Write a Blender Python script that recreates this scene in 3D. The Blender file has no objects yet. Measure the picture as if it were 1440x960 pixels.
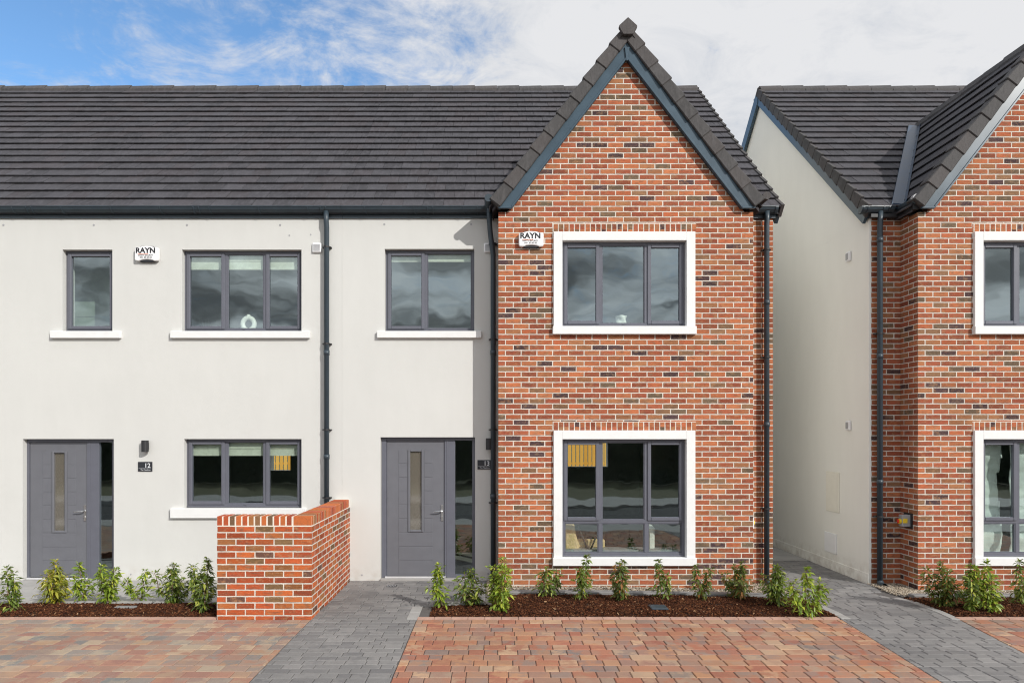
import bpy, bmesh, math, random
from mathutils import Vector, Matrix, noise as mnoise
R = random.Random(7)
sc = bpy.context.scene
col = sc.collection
PX0, PY0, F, CH = 695.0, 610.0, 960.0, 2.17
DB, DW = 9.70, 10.12           # distance of the brick gable fronts and of the rendered wall
def X(px, D=DW): return (px-PX0)/F*D
def Z(py, D=DW): return CH+(PY0-py)/F*D
def sm(t): t = max(0, min(1, t)); return t*t*(3-2*t)
def gz(x, y): return -0.055*sm((x-1)/3.5)*sm((y-8.1)/1.6)

# ------------------------------------------------------------------ node helpers
class NT:
    def __init__(s, name):
        s.m = bpy.data.materials.new(name); s.m.use_nodes = True
        s.t = s.m.node_tree; s.t.nodes.clear()
        s.out = s.n('ShaderNodeOutputMaterial')
    def n(s, typ, **kw):
        nd = s.t.nodes.new(typ)
        for k, v in kw.items(): setattr(nd, k, v)
        return nd
    def put(s, sock, v):
        if isinstance(v, bpy.types.NodeSocket): s.t.links.new(v, sock)
        elif v is not None:
            try: sock.default_value = v
            except Exception: sock.default_value = (*v, 1.0) if len(v) == 3 else v
    def M(s, op, a, b=None, c=None, clamp=False):
        nd = s.n('ShaderNodeMath', operation=op); nd.use_clamp = clamp
        for i, v in enumerate((a, b, c)):
            if v is not None: s.put(nd.inputs[i], v)
        return nd.outputs[0]
    def mix(s, f, a, b, mode='MIX'):
        nd = s.n('ShaderNodeMix', data_type='RGBA', blend_type=mode)
        s.put(nd.inputs[0], f); s.put(nd.inputs[6], a); s.put(nd.inputs[7], b)
        return nd.outputs[2]
    def fmix(s, f, a, b):
        nd = s.n('ShaderNodeMix', data_type='FLOAT')
        s.put(nd.inputs[0], f); s.put(nd.inputs[2], a); s.put(nd.inputs[3], b)
        return nd.outputs[0]
    def ramp(s, f, stops, interp='LINEAR'):
        nd = s.n('ShaderNodeValToRGB'); cr = nd.color_ramp; cr.interpolation = interp
        while len(cr.elements) < len(stops): cr.elements.new(0.5)
        for e, (p, c) in zip(cr.elements, stops):
            e.position = p; e.color = (*c, 1) if len(c) == 3 else c
        s.put(nd.inputs[0], f); return nd.outputs[0]
    def rng(s, v, a, b, c, d, smooth=False):
        nd = s.n('ShaderNodeMapRange'); nd.interpolation_type = 'SMOOTHSTEP' if smooth else 'LINEAR'
        s.put(nd.inputs[0], v)
        for i, q in enumerate((a, b, c, d)): s.put(nd.inputs[i+1], q)
        return nd.outputs[0]
    def pos(s): return s.n('ShaderNodeNewGeometry').outputs['Position']
    def nor(s): return s.n('ShaderNodeNewGeometry').outputs['True Normal']
    def island(s): return s.n('ShaderNodeNewGeometry').outputs['Random Per Island']
    def xyz(s, v):
        nd = s.n('ShaderNodeSeparateXYZ'); s.put(nd.inputs[0], v); return nd.outputs
    def cxyz(s, a, b, c):
        nd = s.n('ShaderNodeCombineXYZ')
        for i, v in enumerate((a, b, c)): s.put(nd.inputs[i], v)
        return nd.outputs[0]
    def vm(s, op, a, b):
        nd = s.n('ShaderNodeVectorMath', operation=op); s.put(nd.inputs[0], a); s.put(nd.inputs[1], b); return nd.outputs[0]
    def noise(s, scale, vec=None, detail=4, rough=.55, out=0):
        nd = s.n('ShaderNodeTexNoise'); nd.inputs['Scale'].default_value = scale
        nd.inputs['Detail'].default_value = detail; nd.inputs['Roughness'].default_value = rough
        s.put(nd.inputs['Vector'], vec if vec is not None else s.pos()); return nd.outputs[out]
    def white(s, vec):
        nd = s.n('ShaderNodeTexWhiteNoise', noise_dimensions='3D'); s.put(nd.inputs['Vector'], vec); return nd.outputs
    def bump(s, h, dist=.005, strength=1.0, prev=None):
        nd = s.n('ShaderNodeBump'); s.put(nd.inputs['Height'], h)
        nd.inputs['Distance'].default_value = dist; nd.inputs['Strength'].default_value = strength
        if prev is not None: s.put(nd.inputs['Normal'], prev)
        return nd.outputs[0]
    def bsdf(s, color, rough=.7, metal=0, nrm=None, spec=.5, **kw):
        nd = s.n('ShaderNodeBsdfPrincipled')
        s.put(nd.inputs['Base Color'], color); s.put(nd.inputs['Roughness'], rough); s.put(nd.inputs['Metallic'], metal)
        nd.inputs['Specular IOR Level'].default_value = spec
        if nrm is not None: s.put(nd.inputs['Normal'], nrm)
        for k, v in kw.items(): s.put(nd.inputs[k.replace('_', ' ')], v)
        s.t.links.new(nd.outputs[0], s.out.inputs[0]); return s.m

def simple(name, c, rough=.6, metal=0, var=.06, nscale=8, spec=.5, bump=0):
    t = NT(name); k = t.noise(nscale, detail=5)
    a = tuple(v*(1-var) for v in c); b = tuple(min(1, v*(1+var)) for v in c)
    colr = t.mix(t.rng(k, .3, .7, 0, 1), a, b)
    nrm = t.bump(t.noise(nscale*14), bump) if bump else None
    return t.bsdf(colr, t.rng(k, .3, .7, rough*.92, min(1, rough*1.08)), metal, nrm, spec)

BRICK_HOUSE = [(0, (.42, .115, .05)), (.13, (.33, .088, .045)), (.30, (.44, .14, .06)), (.44, (.36, .10, .05)), (.58, (.46, .16, .07)),
               (.70, (.30, .078, .042)), (.78, (.37, .155, .07)), (.855, (.24, .13, .07)), (.91, (.14, .10, .065)), (.948, (.07, .042, .046))]
BRICK_GARDEN = [(0, (.46, .095, .03)), (.15, (.38, .075, .026)), (.32, (.50, .12, .034)), (.48, (.42, .085, .03)), (.62, (.50, .15, .045)),
                (.74, (.35, .07, .028)), (.83, (.33, .13, .045)), (.90, (.20, .12, .055)), (.95, (.12, .06, .045))]
def brick(name, x0, z0, bw=.2235, bh=.0757, mort=.0150, stack=False, stops=BRICK_HOUSE, seed=0.0, offs=.5):
    t = NT(name); p = t.pos()
    wob = t.vm('SUBTRACT', t.noise(28, p, 3, .6, out=1), (.5, .5, .5))
    wob = t.vm('MULTIPLY', wob, (.007, .007, .009))
    q = t.xyz(t.vm('ADD', p, wob)); nn = t.xyz(t.nor())
    side = t.M('GREATER_THAN', t.M('ABSOLUTE', nn[0]), .6)
    u0 = t.fmix(side, q[0], q[1])
    row = t.M('FLOOR', t.M('DIVIDE', t.M('SUBTRACT', q[2], z0), bh))
    fv = t.M('FRACT', t.M('DIVIDE', t.M('SUBTRACT', q[2], z0), bh))
    u = t.M('DIVIDE', t.M('SUBTRACT', u0, x0), bw)
    if not stack:
        u = t.M('ADD', u, t.M('ADD', t.M('FRACT', t.M('MULTIPLY', row, .5)), offs))
    cc = t.M('FLOOR', u); fu = t.M('FRACT', u)
    du = t.M('MULTIPLY', t.M('MINIMUM', fu, t.M('SUBTRACT', 1, fu)), bw)
    dv = t.M('MULTIPLY', t.M('MINIMUM', fv, t.M('SUBTRACT', 1, fv)), bh)
    if stack: dv = .05
    d = t.M('MINIMUM', du, dv)
    face = t.rng(d, mort*.40, mort*.40+.003, 0, 1, True)
    w = t.white(t.cxyz(cc, row, t.M('ADD', side, seed)))
    base = t.ramp(w[0], stops, 'CONSTANT')
    w2 = t.xyz(w[1])
    base = t.mix(1.0, base, t.cxyz(*[t.rng(w2[1], 0, 1, .70, 1.14)]*3), 'MULTIPLY')
    pb = t.vm('ADD', p, t.vm('MULTIPLY', w[1], (3, 3, 3)))
    st = t.noise(22, t.vm('MULTIPLY', pb, (.55, .55, 2.2)), 5, .65)
    base = t.mix(t.rng(st, .50, .66, 0, .62), base, (.13, .075, .05))
    st3 = t.noise(13, t.vm('MULTIPLY', t.vm('ADD', pb, (7, 1, 2)), (1, 1, 1.6)), 3, .6)
    base = t.mix(t.rng(st3, .52, .68, 0, .6), base, t.mix(w2[2], (.42, .20, .09), (.22, .15, .09)))
    st2 = t.noise(60, pb, 3, .6)
    base = t.mix(t.rng(st2, .55, .75, 0, .35), base, (.58, .31, .17))
    mc = t.mix(t.rng(t.noise(9, p), .3, .7, 0, 1), (.52, .46, .40), (.74, .68, .60))
    c = t.mix(face, mc, base)
    # broad weather variation
    c = t.mix(1.0, c, t.cxyz(*[t.rng(t.noise(.9, p, 3), .3, .7, .93, 1.06)]*3), 'MULTIPLY')
    h = t.M('ADD', face, t.M('MULTIPLY', st, 1.1))
    h = t.M('ADD', h, t.M('MULTIPLY', t.noise(180, p, 2), .25))
    return t.bsdf(c, .88, nrm=t.bump(h, .006, .9), spec=.25)

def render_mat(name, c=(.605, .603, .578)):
    t = NT(name); p = t.pos()
    a = t.noise(.7, p, 4); b = t.noise(5, t.vm('MULTIPLY', p, (1, 1, .25)), 4)
    k = t.M('ADD', t.M('MULTIPLY', a, .6), t.M('MULTIPLY', b, .4))
    cc = t.mix(t.rng(k, .35, .65, 0, 1), tuple(v*.975 for v in c), tuple(v*1.025 for v in c))
    z = t.xyz(p)[2]
    spl = t.M('MULTIPLY', t.rng(z, .0, .28, .5, 0), t.rng(t.noise(7, p, 5), .4, .65, 0, 1))
    cc = t.mix(spl, cc, (.42, .37, .31))
    h = t.M('ADD', t.noise(420, p, 2), t.M('MULTIPLY', t.noise(3, p, 3), 3))
    return t.bsdf(cc, .9, nrm=t.bump(h, .0018, .8), spec=.2)

def tile_mat(name, c, var=.2):
    t = NT(name); p = t.pos(); r = t.island()
    base = t.mix(r, tuple(v*(1-var) for v in c), tuple(v*(1+var*1.2) for v in c))
    base = t.mix(t.M('MULTIPLY', t.M('GREATER_THAN', t.M('FRACT', t.M('MULTIPLY', r, 37.7)), .7), .35), base, (c[0]*1.25, c[1]*1.05, c[2]*.98))
    st = t.noise(9, t.vm('MULTIPLY', p, (2.6, .7, .7)), 5, .6)
    base = t.mix(t.rng(st, .45, .66, 0, .6), base, tuple(v*1.8 for v in c))
    base = t.mix(t.rng(t.noise(28, t.vm('MULTIPLY', p, (1.5, .5, .5)), 4, .7), .5, .7, 0, .4), base, tuple(v*.45 for v in c))
    sp = t.noise(45, p, 3)
    base = t.mix(t.rng(sp, .7, .8, 0, .35), base, (.30, .29, .27))
    return t.bsdf(base, t.rng(st, .3, .7, .62, .8), nrm=t.bump(t.M('ADD', st, t.noise(160, p, 2)), .003, .9), spec=.3)

def paver_mat(name, stops):
    t = NT(name); p = t.pos(); r = t.island()
    c = t.ramp(r, stops, 'LINEAR')
    n1 = t.noise(7, t.vm('ADD', p, t.vm('MULTIPLY', t.cxyz(r, r, r), (9, 5, 0))), 4, .6)
    r2 = t.M('FRACT', t.M('MULTIPLY', r, 13.7))
    c2 = t.ramp(r2, stops, 'LINEAR')
    c = t.mix(t.rng(n1, .44, .56, 0, .8), c, c2)
    c = t.mix(t.rng(t.noise(110, p, 3, .7), .5, .8, 0, .4), c, tuple(v*1.7 for v in stops[0][1]))
    c = t.mix(1.0, c, t.cxyz(*[t.rng(t.noise(.8, p, 4), .3, .7, .85, 1.12)]*3), 'MULTIPLY')
    c = t.mix(t.rng(t.noise(1.7, t.vm('ADD', p, (4, 3, 0)), 5, .65), .62, .75, 0, .35), c, (.09, .08, .07))
    return t.bsdf(c, .82, nrm=t.bump(t.noise(130, p, 4, .7), .003, .8), spec=.3)

def glass_mat(name, fac=.23, tint=(.84, .92, .89)):
    t = NT(name); p = t.pos()
    g = t.n('ShaderNodeBsdfGlossy'); g.inputs['Roughness'].default_value = .015; g.inputs['Color'].default_value = (.84, .98, 1, 1)
    t.put(g.inputs['Normal'], t.bump(t.noise(1.6, p, 2, .5), .02, .14))
    tr = t.n('ShaderNodeBsdfTransparent'); t.put(tr.inputs[0], tint)
    lw = t.n('ShaderNodeLayerWeight'); lw.inputs[0].default_value = .5
    back = t.n('ShaderNodeNewGeometry').outputs['Backfacing']; front = t.M('SUBTRACT', 1, back)
    f = t.M('MULTIPLY', t.M('ADD', t.M('MULTIPLY', t.M('POWER', lw.outputs[1], 4), .6), fac, clamp=True), front)
    t.put(tr.inputs[0], t.mix(back, tint, (1, 1, 1)))
    mx = t.n('ShaderNodeMixShader'); t.put(mx.inputs[0], f)
    t.t.links.new(tr.outputs[0], mx.inputs[1]); t.t.links.new(g.outputs[0], mx.inputs[2])
    t.t.links.new(mx.outputs[0], t.out.inputs[0]); return t.m

MAT = {}
MAT['brick12'] = brick('house_brick', .06+.1006, 1.768, offs=0.0)
MAT['brick_soldier'] = brick('soldier_brick', .06+.02, 0, bw=.0757, stack=True, seed=5)
MAT['brick_recess'] = brick('recess_brick', 5.59, 1.768, seed=9)
MAT['brick_garden'] = brick('garden_brick', -3.25, 1.0925, bh=.0748, stops=BRICK_GARDEN, seed=3)
MAT['render'] = render_mat('sand_cement_render')
MAT['render_side_lifted'] = render_mat('shade_lifted_render', (.82, .81, .76))  # paler copy of the front render; its colour lifts the shaded passage wall
MAT['sill'] = simple('painted_sill', (.74, .74, .73), .75, var=.03, bump=.001)
MAT['surround'] = simple('cast_surround', (.75, .75, .74), .75, var=.03, bump=.001)
MAT['tile'] = tile_mat('roof_tile', (.052, .050, .056))
MAT['cap'] = tile_mat('verge_tile', (.060, .057, .057), .15)
MAT['frame'] = simple('anthracite_upvc', (.118, .122, .148), .38, var=.04)
MAT['door'] = simple('anthracite_door', (.135, .138, .155), .45, var=.04, bump=.0003)
MAT['pvc'] = simple('slate_blue_pvc', (.034, .050, .064), .42, var=.1)
MAT['barge'] = simple('barge_board', (.040, .072, .100), .30, var=.15, nscale=3)
MAT['valley'] = simple('valley_liner', (.022, .045, .082), .3, var=.2, nscale=3)
MAT['black'] = simple('black_plastic', (.02, .02, .022), .5)
MAT['glass'] = glass_mat('window_glass')
t = NT('reflection_toned_door_glass'); df = t.n('ShaderNodeBsdfDiffuse'); df.inputs[0].default_value = (.30, .27, .22, 1)  # warm diffuse colour stands in for brick reflected in the door pane
gl = t.n('ShaderNodeBsdfGlossy'); gl.inputs['Roughness'].default_value = .05; tr = t.n('ShaderNodeBsdfTransparent')
m1 = t.n('ShaderNodeMixShader'); m1.inputs[0].default_value = .35; t.t.links.new(tr.outputs[0], m1.inputs[1]); t.t.links.new(df.outputs[0], m1.inputs[2])
m2 = t.n('ShaderNodeMixShader'); m2.inputs[0].default_value = .15; t.t.links.new(m1.outputs[0], m2.inputs[1]); t.t.links.new(gl.outputs[0], m2.inputs[2]); t.t.links.new(m2.outputs[0], t.out.inputs[0])
MAT['doorglass'] = t.m
MAT['steel'] = simple('satin_steel', (.62, .62, .62), .28, 1)
MAT['threshold'] = simple('threshold_metal', (.55, .55, .56), .45, var=.05)
MAT['white'] = simple('white_plastic', (.82, .82, .83), .4, var=.02)
MAT['greyp'] = simple('grey_plastic', (.35, .35, .36), .5)
MAT['ink'] = simple('black_print', (.012, .012, .015), .5)
MAT['orange'] = simple('orange_print', (.75, .22, .10), .5)
MAT['signtxt'] = simple('silver_print', (.7, .72, .74), .4)
MAT['signbg'] = simple('sign_plate', (.022, .024, .03), .5)
MAT['room'] = simple('room_paint', (.22, .21, .19), .9)
MAT['roomfloor'] = simple('room_floor', (.12, .10, .08), .5)
MAT['blind'] = simple('linen_blind', (.62, .62, .53), .9, var=.1, nscale=20)
MAT['sheet'] = simple('plastic_sheet', (.68, .72, .68), .45, var=.12, nscale=4)
MAT['ceramic'] = simple('cream_ceramic', (.78, .76, .70), .5, var=.04)
MAT['tan'] = simple('tan_fabric', (.75, .52, .28), .9, var=.1, nscale=30)
MAT['timber'] = None
MAT['grey_slab'] = simple('concrete_slab', (.36, .35, .335), .85, var=.14, nscale=3, bump=.0015)
MAT['kerb'] = simple('kerb_concrete', (.21, .205, .20), .85, var=.15, nscale=6, bump=.002)
MAT['edge_light'] = simple('edging_concrete', (.33, .32, .305), .85, var=.1, nscale=6, bump=.001)
MAT['edge_red'] = simple('edging_red', (.43, .27, .21), .85, var=.16, nscale=6, bump=.001)
MAT['asphalt'] = simple('asphalt', (.05, .05, .052), .9, var=.2, nscale=30, bump=.003)
MAT['bed_sand'] = simple('jointing_sand', (.10, .085, .07), .95, var=.2, nscale=40)
MAT['joint_grey'] = simple('joint_grey_sand', (.11, .10, .095), .95, var=.2, nscale=40)
MAT['yellow'] = simple('yellow_plastic', (.85, .6, .03), .4)
MAT['redp'] = simple('red_plastic', (.7, .04, .02), .4)
MAT['stem'] = simple('plant_stem', (.17, .10, .05), .8, var=.25)
MAT['trunk'] = simple('tree_bark', (.10, .08, .06), .9, var=.3)
MAT['hedge'] = simple('far_foliage', (.022, .032, .014), .8, var=.4, nscale=2)
MAT['mortar'] = simple('mortar', (.72,.66,.57), .95, var=.1, nscale=12, bump=.002)
MAT['panel'] = simple('panel_cream', (.80, .77, .68), .6, var=.03)
t = NT('fence_timber'); p = t.pos(); r = t.island()
MAT['timber'] = t.bsdf(t.mix(t.noise(14, t.vm('MULTIPLY', p, (3, 3, .3)), 4), t.mix(r, (.55, .24, .03), (.85, .55, .16)), (.80, .40, .05)), .8)
RED = [(0, (.37, .155, .095)), (.13, (.29, .115, .08)), (.26, (.43, .235, .13)), (.39, (.27, .165, .13)), (.51, (.48, .32, .20)),
       (.63, (.18, .16, .15)), (.75, (.40, .17, .095)), (.87, (.25, .19, .16)), (1, (.39, .20, .11))]
RED2 = [(k, (c[0]*.88+.02, c[1]*.95+.035, c[2]*.95+.04)) for k, c in RED]
GREY = [(0, (.175, .17, .168)), (.3, (.22, .212, .205)), (.55, (.15, .146, .146)), (.8, (.25, .24, .232)), (1, (.19, .186, .182))]
MAT['red'] = paver_mat('red_paver', RED)
MAT['grey'] = paver_mat('grey_paver', GREY)
MAT['red_left'] = paver_mat('left_red_paver', RED2)
t = NT('bark_mulch'); r = t.island()
MAT['mulch'] = t.bsdf(t.ramp(r, [(0, (.022, .009, .005)), (.45, (.055, .019, .009)), (.8, (.105, .036, .015)), (.97, (.16, .065, .028)), (1, (.36, .22, .12))]), .9, spec=.15)
MAT['soil'] = simple('soil', (.035, .018, .011), .95, var=.4, nscale=30, bump=.006)
t = NT('gravel'); r = t.island()
MAT['gravel'] = t.bsdf(t.ramp(r, [(0, (.20, .16, .12)), (.4, (.33, .27, .20)), (.75, (.44, .37, .28)), (1, (.58, .53, .45))]), .85)
t = NT('earth_ground'); p = t.pos()
MAT['earth'] = t.bsdf(t.mix(t.noise(.5, p, 6), (.06, .075, .03), (.14, .12, .07)), .95, nrm=t.bump(t.noise(20, p, 5), .02))
def leaf_mat(name, a, b, tip):
    t = NT(name); r = t.island(); 
    c = t.mix(r, a, b)
    r2 = t.M('FRACT', t.M('MULTIPLY', r, 17.3))
    c = t.mix(t.M('MULTIPLY', t.M('GREATER_THAN', r2, .86), .85), c, tip)
    nd = t.n('ShaderNodeBsdfPrincipled'); t.put(nd.inputs['Base Color'], c); nd.inputs['Roughness'].default_value = .38
    tr = t.n('ShaderNodeBsdfTranslucent'); t.put(tr.inputs[0], t.mix(.5, c, (.35, .45, .05)))
    mx = t.n('ShaderNodeMixShader'); mx.inputs[0].default_value = .3
    t.t.links.new(nd.outputs[0], mx.inputs[1]); t.t.links.new(tr.outputs[0], mx.inputs[2]); t.t.links.new(mx.outputs[0], t.out.inputs[0])
    return t.m
LEAF = {'g': leaf_mat('laurel_leaf', (.045, .085, .015), (.20, .27, .05), (.42, .45, .08)),
        'y': leaf_mat('yellowing_leaf', (.16, .20, .025), (.42, .40, .05), (.60, .48, .04)),
        'b': leaf_mat('bright_leaf', (.09, .16, .015), (.32, .42, .05), (.52, .56, .07)),
        'r': leaf_mat('rusty_leaf', (.05, .09, .02), (.19, .23, .05), (.40, .16, .05))}

# ------------------------------------------------------------------ mesh helpers
class MB:
    def __init__(s): s.v = []; s.f = []; s.smooth = False
    def add(s, vs, fs):
        o = len(s.v); s.v += [tuple(v) for v in vs]; s.f += [tuple(i+o for i in f) for f in fs]; return s
    def hex(s, p): return s.add(p, [(3, 2, 1, 0), (4, 5, 6, 7), (0, 1, 5, 4), (1, 2, 6, 5), (2, 3, 7, 6), (3, 0, 4, 7)])
    def box(s, x0, x1, y0, y1, z0, z1):
        if x0 > x1: x0, x1 = x1, x0
        if y0 > y1: y0, y1 = y1, y0
        if z0 > z1: z0, z1 = z1, z0
        return s.hex([(x0, y0, z0), (x1, y0, z0), (x1, y1, z0), (x0, y1, z0), (x0, y0, z1), (x1, y0, z1), (x1, y1, z1), (x0, y1, z1)])
    def quad(s, a, b, c, d): return s.add([a, b, c, d], [(0, 1, 2, 3)])
    def prism(s, poly, vec):
        n = len(poly); vec = Vector(vec)
        vs = [Vector(p) for p in poly]; vs += [p+vec for p in vs]
        return s.add(vs, [tuple(range(n))[::-1], tuple(range(n, 2*n))]+[(i, (i+1) % n, n+(i+1) % n, n+i) for i in range(n)])
    def xz(s, poly, y0, y1): return s.prism([(x, y0, z) for x, z in poly], (0, y1-y0, 0))
    def yz(s, poly, x0, x1): return s.prism([(x0, y, z) for y, z in poly], (x1-x0, 0, 0))
    def tube(s, pts, r, seg=12, caps=True):
        pts = [Vector(p) for p in pts]; rs = r if isinstance(r, (list, tuple)) else [r]*len(pts)
        ref = None; rings = []
        for i, p in enumerate(pts):
            d = (pts[min(i+1, len(pts)-1)]-pts[max(i-1, 0)]).normalized()
            if ref is None: ref = d.orthogonal().normalized()
            a = (ref-d*ref.dot(d)).normalized(); ref = a; b = d.cross(a)
            rings.append([p+(a*math.cos(2*math.pi*k/seg)+b*math.sin(2*math.pi*k/seg))*rs[i] for k in range(seg)])
        vs = [v for rg in rings for v in rg]; fs = []
        for i in range(len(pts)-1):
            for k in range(seg):
                k2 = (k+1) % seg; fs.append((i*seg+k, i*seg+k2, (i+1)*seg+k2, (i+1)*seg+k))
        if caps: fs.append(tuple(range(seg))[::-1]); fs.append(tuple(range((len(pts)-1)*seg, len(pts)*seg)))
        return s.add(vs, fs)
    def build(s, name, mat, parent=None, bevel=0, smooth=False, root_loc=None):
        me = bpy.data.meshes.new(name)
        off = Vector(root_loc) if root_loc is not None else (wl(parent) if parent else Vector((0, 0, 0)))
        me.from_pydata([(v[0]-off.x, v[1]-off.y, v[2]-off.z) for v in s.v], [], s.f)
        bm = bmesh.new(); bm.from_mesh(me)
        bmesh.ops.recalc_face_normals(bm, faces=bm.faces)
        if bevel: bmesh.ops.bevel(bm, geom=bm.edges[:], offset=bevel, segments=1, affect='EDGES', clamp_overlap=True)
        if smooth:
            for f in bm.faces: f.smooth = True
        bm.to_mesh(me); bm.free()
        me.materials.append(MAT[mat] if isinstance(mat, str) else mat)
        o = bpy.data.objects.new(name, me); col.objects.link(o)
        if parent: o.parent = parent
        elif root_loc is not None: o.location = root_loc
        return o
def wl(o):
    v = Vector((0, 0, 0))
    while o is not None: v += Vector(o.location); o = o.parent
    return v
def B(*a): return MB().box(*a)
def tag(o, label=None, cat=None, group=None, kind=None):
    for k, v in (('label', label), ('category', cat), ('group', group), ('kind', kind)):
        if v: o[k] = v
    return o
def thing(name, label, cat, loc, group=None):
    o = bpy.data.objects.new(name, None); o.empty_display_size = .2; col.objects.link(o)
    o.location = loc; return tag(o, label, cat, group)
def struct(name, mb, mat, **kw): return tag(mb.build(name, mat, **kw), kind='structure')

def wall_grid(mb, x0, x1, z0, z1, holes, yf, yb):
    """a front wall facing -Y with rectangular openings: faces, reveals and outer edges, no hidden overlaps"""
    xs = sorted({x0, x1, *[h[0] for h in holes], *[h[1] for h in holes]}); zs = sorted({z0, z1, *[h[2] for h in holes], *[h[3] for h in holes]})
    xs = [x for x in xs if x0 <= x <= x1]; zs = [z for z in zs if z0 <= z <= z1]
    def solid(i, j):
        if i < 0 or j < 0 or i >= len(xs)-1 or j >= len(zs)-1: return False
        cx = (xs[i]+xs[i+1])/2; cz = (zs[j]+zs[j+1])/2
        return not any(h[0] < cx < h[1] and h[2] < cz < h[3] for h in holes)
    idx = {}
    def V(x, y, z):
        k = (round(x, 5), round(y, 5), round(z, 5))
        if k not in idx: idx[k] = len(mb.v); mb.v.append(k)
        return idx[k]
    for i in range(len(xs)-1):
        for j in range(len(zs)-1):
            if not solid(i, j): continue
            a, b, c, d = xs[i], xs[i+1], zs[j], zs[j+1]
            mb.f.append((V(a, yf, c), V(b, yf, c), V(b, yf, d), V(a, yf, d)))
            mb.f.append((V(b, yb, c), V(a, yb, c), V(a, yb, d), V(b, yb, d)))
            if not solid(i-1, j): mb.f.append((V(a, yb, c), V(a, yf, c), V(a, yf, d), V(a, yb, d)))
            if not solid(i+1, j): mb.f.append((V(b, yf, c), V(b, yb, c), V(b, yb, d), V(b, yf, d)))
            if not solid(i, j-1): mb.f.append((V(a, yf, c), V(a, yb, c), V(b, yb, c), V(b, yf, c)))
            if not solid(i, j+1): mb.f.append((V(a, yf, d), V(b, yf, d), V(b, yb, d), V(a, yb, d)))
    return mb

# ------------------------------------------------------------------ windows and doors
def window(house, x0, x1, z0, z1, y, muls=(), kinds='c', transom=None, lowkinds=''):
    """x0..z1: outer frame; y: front plane of the frame"""
    fo, hw, dp = .042, .026, .07
    f = MB()
    f.box(x0, x0+fo, y, y+dp, z0, z1); f.box(x1-fo, x1, y, y+dp, z0, z1)
    f.box(x0+fo, x1-fo, y, y+dp, z1-fo, z1); f.box(x0+fo, x1-fo, y, y+dp, z0, z0+fo+.01)
    edges = [x0+fo]
    for m in muls: edges += [m-hw, m+hw]
    edges.append(x1-fo)
    zb = z0+fo+.01; zt = z1-fo
    rows = [(zb, zt, kinds)] if transom is None else [(zb, transom-hw, lowkinds), (transom+hw, zt, kinds)]
    for m in muls:
        for r in rows: f.box(m-hw, m+hw, y+.003, y+dp-.003, r[0], r[1])
    if transom is not None: f.box(x0+fo, x1-fo, y+.003, y+dp-.003, transom-hw, transom+hw)
    # drip lip and drain cap along the base
    f.box(x0+.004, x1-.004, y-.018, y, z0+.002, z0+.022)
    f.box((x0+x1)/2-.02, (x0+x1)/2+.02, y-.006, y, z0+.033, z0+.045)
    w = f.build('window', 'frame', house, bevel=.004)
    n = len(kinds)
    for (a, b, ks) in rows:
        for i in range(n):
            l, r = edges[2*i], edges[2*i+1]; k = ks[i]
            if k == 'c':
                s = MB(); sw = .05; ov = .012; yy = y-.016; yb = y+.045
                L, Rr, A, Bt = l-ov, r+ov, a-ov, b+ov
                s.box(L, L+sw, yy, yb, A, Bt); s.box(Rr-sw, Rr, yy, yb, A, Bt)
                s.box(L+sw, Rr-sw, yy, yb, Bt-sw, Bt); s.box(L+sw, Rr-sw, yy, yb, A, A+sw)
                s.build('sash', 'frame', w, bevel=.006)
                B(L+sw-.004, Rr-sw+.004, y+.02, y+.04, A+sw-.004, Bt-sw+.004).build('pane', 'glass', w)
            else:
                g = MB(); gb = .012
                g.box(l, l+gb, y+.008, y+.03, a, b); g.box(r-gb, r, y+.008, y+.03, a, b)
                g.box(l+gb, r-gb, y+.008, y+.03, b-gb, b); g.box(l+gb, r-gb, y+.008, y+.03, a, a+gb)
                g.build('glazing_bead', 'frame', w, bevel=.003)
                B(l+.003, r-.003, y+.03, y+.05, a+.003, b-.003).build('pane', 'glass', w)
    return w

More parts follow.
